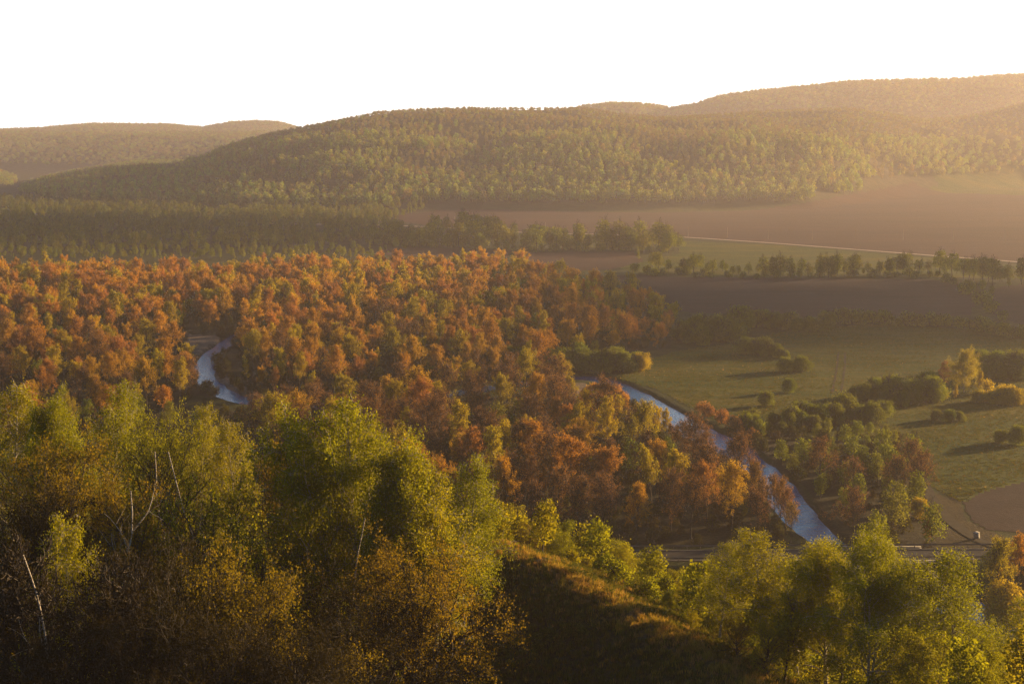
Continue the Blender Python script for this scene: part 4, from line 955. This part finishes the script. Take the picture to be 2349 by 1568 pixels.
# bare white snags
def snag(dx, y0, y1, D, lab, lean, forks, seed):
    rng = np.random.default_rng(seed); x, y, zt = at_depth(dx, y0, D); zb = float(terrain([x], [y])[0]); H = zt - zb
    T = bend_line(np.zeros(3), unit(np.array([lean, 0.1, 1.0])), H, 14, rng, 0.06, 0.0); T[:, 2] *= H / T[-1, 2]
    B = [(T, 0.12, 0.05, 0)]
    for k in range(forks):
        i = 8 + k % 5; d = unit(np.array([rng.uniform(-0.7, 0.7), rng.uniform(-0.4, 0.4), 1.0]))
        A = bend_line(T[i], d, H * 0.25 * rng.uniform(0.5, 1), 6, rng, 0.12, 0.2); B.append((A, 0.06, 0.015, 1))
        for q in range(3):
            B.append((bend_line(A[2 + q], unit(d + rng.normal(0, 0.6, 3)), H * 0.08, 3, rng, 0.2, 0.1), 0.02, 0.01, 2))
    V, Fq = tubes(B, 0.012); r = empty('dead_tree', (x - lean * H * 0.9, y, zb)); link('trunk', mesh_np('snag_trunk', V, Fq, [B_white], smooth=True), r)
    tag(r, lab, 'tree')
snag(395, 1050, 1200, 131, 'short leaning white snag without branches', 0.10, 0, 1)
snag(462, 1056, 1300, 127, 'curved pale dead birch trunk leaning left', -0.05, 1, 2)
snag(222, 1112, 1280, 114, 'forked white dead tree with bare pale branches', 0.04, 7, 3)
snag(795, 1172, 1300, 116, 'straight broken white birch stump in front of the tallest birch', 0.01, 0, 4)
snag(115, 1290, 1500, 90, 'pale broken trunk standing in the dark lower left', 0.02, 2, 5)

# ------------------------------------------------------------------ grass on the ridge
def tuft_mesh(seed, n, h, spread, mat):
    rng = np.random.default_rng(seed); V = []; Fq = []
    for k in range(n):
        a = rng.uniform(0, 2 * PI); p = np.array([rng.normal(0, spread), rng.normal(0, spread), -0.03]); l = h * rng.uniform(0.5, 1.1); w = 0.018
        d = np.array([math.cos(a), math.sin(a), 0]); s_ = np.array([-d[1], d[0], 0]) * w; b = rng.uniform(0.15, 0.6)
        m_ = p + d * l * b * 0.4 + np.array([0, 0, l * 0.6]); e = p + d * l * b + np.array([0, 0, l])
        o = len(V); V += [p - s_, p + s_, m_ + s_ * 0.8, m_ - s_ * 0.8, e + s_ * 0.25, e - s_ * 0.25]; Fq += [(o, o + 1, o + 2, o + 3), (o + 3, o + 2, o + 4, o + 5)]
    return mesh_np('grass_tuft', np.array(V), np.array(Fq), [mat], face_attr=np.repeat(rng.uniform(0, 1, n), 2))
def weed_mesh(seed, n, h, mat):
    rng = np.random.default_rng(seed); P_ = np.column_stack([rng.normal(0, h * 0.35, n), rng.normal(0, h * 0.35, n), rng.uniform(0, h, n)])
    V, Fq = leaf_quads(P_, 0.11, rng); return mesh_np('weed', V, Fq, [mat], face_attr=rng.uniform(0, 1, n))
L_grass = leaf_mat('grass_blade', [(0.10, 0.105, 0.015), (0.085, 0.10, 0.014), (0.15, 0.11, 0.025)], 0.35)
L_dry_sunlit = leaf_mat('dry_sunlit_grass', [(0.36, 0.22, 0.06), (0.26, 0.22, 0.03), (0.38, 0.21, 0.09)], 0.5)  # sun along the crest put into the blade colour; also dry meadow tufts
gt = [tuft_mesh(k, 26, 0.42, 0.16, L_grass) for k in range(3)] + [tuft_mesh(9 + k, 24, 0.5, 0.15, L_dry_sunlit) for k in range(2)] + [weed_mesh(30 + k, 90, 0.6, L_grass) for k in range(2)]
gcx = proto_collection('grass_tuft', gt)
N0 = 60000; x = nrg.uniform(-34, 46, N0); y = nrg.uniform(68, 168, N0)
cdist = line_dist(x, y, densify(CREST)[:, :2], box=80)
k = (near_hill(x, y) > 20) & in_view(x, y, 0.40) & (nrg.uniform(0, 1, N0) < np.where(cdist < 4, 1.0, np.where(cdist < 30, 0.75, 0.3)))
x, y, cdist = x[k], y[k], cdist[k]; zg = terrain(x, y)
crest_m = nrg.uniform(0, 1, len(x)) < np.clip(0.9 - cdist / 4.5, 0.06, 1)
patch = fbm(x / 3.0, y / 3.0, 99, 3)
v = np.where(crest_m, nrg.integers(3, 5, len(x)), nrg.integers(0, 3, len(x))); v = np.where((patch > 0.16) & (nrg.uniform(0, 1, len(x)) < 0.5), nrg.integers(5, 7, len(x)), v)
scatter('grass', np.column_stack([x, y, zg]), nrg.uniform(0.6, 1.25, len(x)) * (1 + 0.8 * np.clip(patch, 0, 1)), v, gcx, 'rough grass on the shaded ridge, dry along its crest with sunlit gold put into the colour', 8)

# longer grass and weeds standing in the meadow on the right
def mead_ok(x, y): return in_poly(x, y, poly_floor(PM)) & (river_dist(x, y) > 1.5) & in_view(x, y, 0.38) & (y < 640)
Nm = 90000; x = nrg.uniform(10, 240, Nm); y = 300 + 340 * nrg.uniform(0, 1, Nm) ** 1.3; k = mead_ok(x, y); x, y = x[k], y[k]
k = nrg.uniform(0, 1, len(x)) < 0.7 + 1.6 * fbm(x / 22, y / 22, 131, 3); x, y = x[k], y[k]; pt = fbm(x / 35, y / 20, 133, 3)
v = np.where((pt > 0.13) & (nrg.uniform(0, 1, len(x)) < 0.02), 3, 0) + nrg.integers(0, 2, len(x))
scatter('grass', np.column_stack([x, y, terrain(x, y, river=False) + 0.05]), nrg.uniform(0.5, 1.15, len(x)), v, gcx, 'long grass standing in the sunlit meadow', 9)
for k_, pts_ in enumerate([[(1922, 808), (1918, 850), (1908, 900)], [(1938, 808), (1936, 850), (1928, 902)]]):
    drape_ribbon([on_floor(*q) for q in pts_], 0.35, 'wheel_track', M_track, 0.14, 'faint wheel track in the meadow, %s of two' % ('left', 'right')[k_])

# ------------------------------------------------------------------ near road, bridge, rails, poles
xs = np.arange(-30, 330, 6.0)
rv_x = None
road_pts = [(float(a), ROAD_Y + 2.0 * math.sin(a / 90)) for a in xs]
o = link('road', ribbon(np.array(road_pts), 3.6, 3.02, 'road', M_asph)); tag(o, 'grey asphalt road crossing below the wood, seen between the birches', kind='structure')
M_line = plain_mat('road_paint', (0.20, 0.18, 0.15), 0.8, var=0.3)
for s_ in (-3.25, 3.25):
    o = link('road_marking', ribbon(np.array(road_pts) + np.array([0, s_]), 0.08, 3.03, 'road_marking', M_line)); tag(o, 'pale edge line of the near road', kind='structure')
def boxes(lst):
    V = []; Fq = []
    for (cx, cy_, cz, hx, hy, hz) in lst:
        o_ = len(V); V += [(cx + a * hx, cy_ + b * hy, cz + c * hz) for c in (-1, 1) for b in (-1, 1) for a in (-1, 1)]
        Fq += [tuple(o_ + i for i in f) for f in ((0, 2, 3, 1), (4, 5, 7, 6), (0, 1, 5, 4), (2, 6, 7, 3), (0, 4, 6, 2), (1, 3, 7, 5))]
    return np.array(V, float), np.array(Fq)
M_metal = plain_mat('galvanised_rail', (0.16, 0.13, 0.11), 0.7, metal=0.2)
M_conc = plain_mat('weathered_concrete', (0.28, 0.26, 0.23), 0.9, var=0.25)
M_pole = plain_mat('grey_wood', (0.36, 0.29, 0.23), 0.9)
for side, lab in ((-4.1, 'guard rail along the near edge of the near road'), (4.1, 'guard rail along the far edge of the near road')):
    r = empty('guard_rail', (0, ROAD_Y + side, 3.0)); tag(r, lab, 'guard rail', 'guard rails of the near road')
    yo = lambda a: 2.0 * math.sin(a / 90)
    L_ = [(a, yo(a)) for a in np.arange(-10, 230, 2.5)]
    P_ = np.array([(a, b, 0.62) for a, b in L_]); V, Fq = boxes([(a, b, 0.25, 0.06, 0.07, 0.45) for a, b in L_]); link('posts', mesh_np('rail_posts', V, Fq, [M_metal]), r)
    prof = [(0.05, -0.15), (0.09, -0.08), (0.05, 0.0), (0.09, 0.08), (0.05, 0.15)]; sg = -1 if side < 0 else 1
    V = np.array([(p_[0], p_[1] - sg * q[0] - sg * 0.05, p_[2] + q[1]) for p_ in P_ for q in prof]); nq = len(prof); Fq = np.array([(i * nq + j, i * nq + j + 1, (i + 1) * nq + j + 1, (i + 1) * nq + j) for i in range(len(P_) - 1) for j in range(nq - 1)])
    link('rail', mesh_np('rail_beam', V, Fq, [M_metal]), r)
kx = RVS[np.argmin(np.abs(RVS[:, 1] - ROAD_Y))][0]
r = empty('bridge', (float(kx), ROAD_Y + 2.0 * math.sin(kx / 90), 2.95)); tag(r, 'low concrete bridge carrying the near road over the river', 'bridge')
V, Fq = boxes([(0, 0, -0.35, 11, 4.6, 0.35)]); link('deck', mesh_np('deck', V, Fq, [M_conc]), r)
for s_ in (-1, 1):
    V, Fq = boxes([(s_ * 4.2, 0, -2.4, 0.45, 3.6, 1.7), (s_ * 4.2, 0, -0.85, 0.7, 4.2, 0.14)]); link('pier', mesh_np('pier', V, Fq, [M_conc]), r)
    V, Fq = boxes([(0, s_ * 4.45, 0.14, 11, 0.12, 0.13)]); link('kerb', mesh_np('kerb', V, Fq, [M_conc]), r)
x, y = on_floor(2240, 1234); r = empty('concrete_block', (x, y, float(terrain([x], [y])[0])), 0.5); r.rotation_euler = (0.05, -0.22, 0.5)
V, Fq = boxes([(0, 0, 0.6, 0.45, 0.4, 0.7), (0, 0, 1.34, 0.52, 0.47, 0.05), (0, -0.42, 0.7, 0.25, 0.03, 0.35)]); link('block', mesh_np('block', V, Fq, [M_conc]), r); tag(r, 'grey tilted concrete block on the grass above the near road', 'block')
# poles along the far road
pv, pf = tubes([(np.array([(0, 0, -0.3), (0, 0, 4), (0, 0, 8.2)]), 0.16, 0.11, 0)], 0.05, sides=(7, 4, 3, 3)); pole_me = mesh_np('pole_shaft', pv, pf, [M_pole], smooth=True)
cv, cf = boxes([(0, 0, 7.7, 1.0, 0.06, 0.07), (-0.9, 0, 7.86, 0.05, 0.05, 0.1), (0.9, 0, 7.86, 0.05, 0.05, 0.1), (0, 0, 8.3, 0.05, 0.05, 0.12)]); arm_me = mesh_np('pole_arm', cv, cf, [M_pole])
PL = [(1043, 516), (1251, 531)] + [(1566 + a * .3334, 172 + b * .3334) for a, b in ((35, 1112), (305, 1118), (585, 1128), (888, 1132), (1185, 1132), (1515, 1132), (1858, 1136), (2215, 1140))]
ords = ['first', 'second', 'third', 'fourth', 'fifth', 'sixth', 'seventh', 'eighth', 'ninth', 'tenth']; tops = []
for k_, (dx, dy) in enumerate(PL):
    x, y = on_floor(dx, dy); zz = float(terrain([x], [y])[0]); r = empty('utility_pole', (x, y, zz), 1.4)
    link('shaft', pole_me, r); link('cross_arm', arm_me, r); tag(r, 'thin pole at the wide ploughed field, %s from the left' % ords[k_], 'utility pole', 'poles along the far road')
# ------------------------------------------------------------------ clouds added over the right-hand sky, out of the picture, to shade parts of the valley
m, t, out = new_mat('shade_cloud_white'); p = t.nodes.new('ShaderNodeBsdfPrincipled'); p.inputs['Base Color'].default_value = (0.85, 0.85, 0.87, 1); p.inputs['Roughness'].default_value = 1.0
t.links.new(p.outputs[0], out.inputs[0]); M_shade_cloud = m
SHADE_CLOUD_Z = 620.0
def shade_cloud(foot, seed, label, z_shadow=0.0):
    """thin lumpy stratus added so that its shade falls on the footprint foot (valley floor)"""
    off = (SHADE_CLOUD_Z - z_shadow) / TAN; foot = np.array(foot, float)
    x0, y0 = foot.min(0) - 60; x1, y1 = foot.max(0) + 60; n = 90
    gx_, gy_ = np.meshgrid(np.linspace(x0, x1, n), np.linspace(y0, y1, n)); gx_ = gx_.ravel(); gy_ = gy_.ravel()
    jx_ = gx_ + 55 * fbm(gx_ / 110, gy_ / 110, seed, 4); jy_ = gy_ + 55 * fbm(gx_ / 110, gy_ / 110, seed + 9, 4)
    ins = in_poly(jx_, jy_, foot).reshape(n, n)
    dist = ins.astype(float)
    for _ in range(7):
        pd = np.pad(dist, 1); dist = np.minimum(dist, 1) * 0 + np.where(ins, (pd[:-2, 1:-1] + pd[2:, 1:-1] + pd[1:-1, :-2] + pd[1:-1, 2:] + dist) / 5, 0)
    th = dist.ravel() ** 0.5
    top = SHADE_CLOUD_Z + 1.5 + th * (7 + 9 * (fbm(gx_ / 60, gy_ / 60, seed + 3, 4) + 0.3)); bot = SHADE_CLOUD_Z - 1.5 - th * (4 + 5 * (fbm(gx_ / 70, gy_ / 70, seed + 5, 3) + 0.3))
    X = gx_ + SX * off; Y = gy_ + SY * off
    cell = ins[:-1, :-1] & ins[1:, :-1] & ins[:-1, 1:] & ins[1:, 1:]; i_, j_ = np.nonzero(cell); a = i_ * n + j_; N = n * n
    ft = np.stack([a, a + 1, a + n + 1, a + n], -1); fb = ft[:, ::-1] + N
    e = np.concatenate([np.stack([ft[:, k], ft[:, (k + 1) % 4]], -1) for k in range(4)]); key = {(int(p_), int(q_)) for p_, q_ in e}
    side = np.array([(p_, p_ + N, q_ + N, q_) for p_, q_ in key if (q_, p_) not in key])
    V = np.concatenate([np.column_stack([X, Y, top]), np.column_stack([X, Y, bot])]); Fq = np.concatenate([ft, fb, side])
    u_, inv = np.unique(Fq, return_inverse=True)
    o = link('shade_cloud', mesh_np('shade_cloud', V[u_], inv.reshape(Fq.shape), [M_shade_cloud], smooth=True)); tag(o, label, kind='structure')
shade_cloud(poly_floor([(2900, 822), (2348, 818), (1850, 786), (1560, 815), (1290, 850), (1130, 790), (1090, 715), (1150, 640), (1400, 645), (1700, 652), (2900, 662)]), 401, 'stratus added out of view to shade the right side of the valley')
shade_cloud([(-560, 1030), (-20, 1030), (-60, 1250), (-240, 1330), (-560, 1400), (-800, 1350), (-750, 1150)], 431, 'second stratus, added unseen for its shade, farther back')

# ------------------------------------------------------------------ haze
def haze_box(x0, x1, y0, y1, z0, z1):
    v = np.array([(x, y, z) for z in (z0, z1) for y in (y0, y1) for x in (x0, x1)], float)
    f = np.array([(0, 2, 3, 1), (4, 5, 7, 6), (0, 1, 5, 4), (2, 6, 7, 3), (0, 4, 6, 2), (1, 3, 7, 5)])
    m = bpy.data.materials.new('haze_air'); m.use_nodes = True; t = m.node_tree; t.nodes.clear()
    out = t.nodes.new('ShaderNodeOutputMaterial'); v_ = t.nodes.new('ShaderNodeVolumePrincipled')
    v_.inputs['Color'].default_value = (0.97, 0.88, 0.95, 1); v_.inputs['Density'].default_value = HAZE_DENSITY; v_.inputs['Anisotropy'].default_value = 0.4
    t.links.new(v_.outputs[0], out.inputs['Volume'])
    o = link('haze', mesh_np('haze', v, f, [m])); tag(o, 'warm evening haze filling the valley', kind='stuff'); return o
print('GROUND Z', GV[:, 2].min(), GV[:, 2].max(), GV[:,0].min(),GV[:,0].max())
haze_box(-6600, 6600, -6600, 6600, -4.0, float(max(GV[:, 2].max(), 120)) + 25)
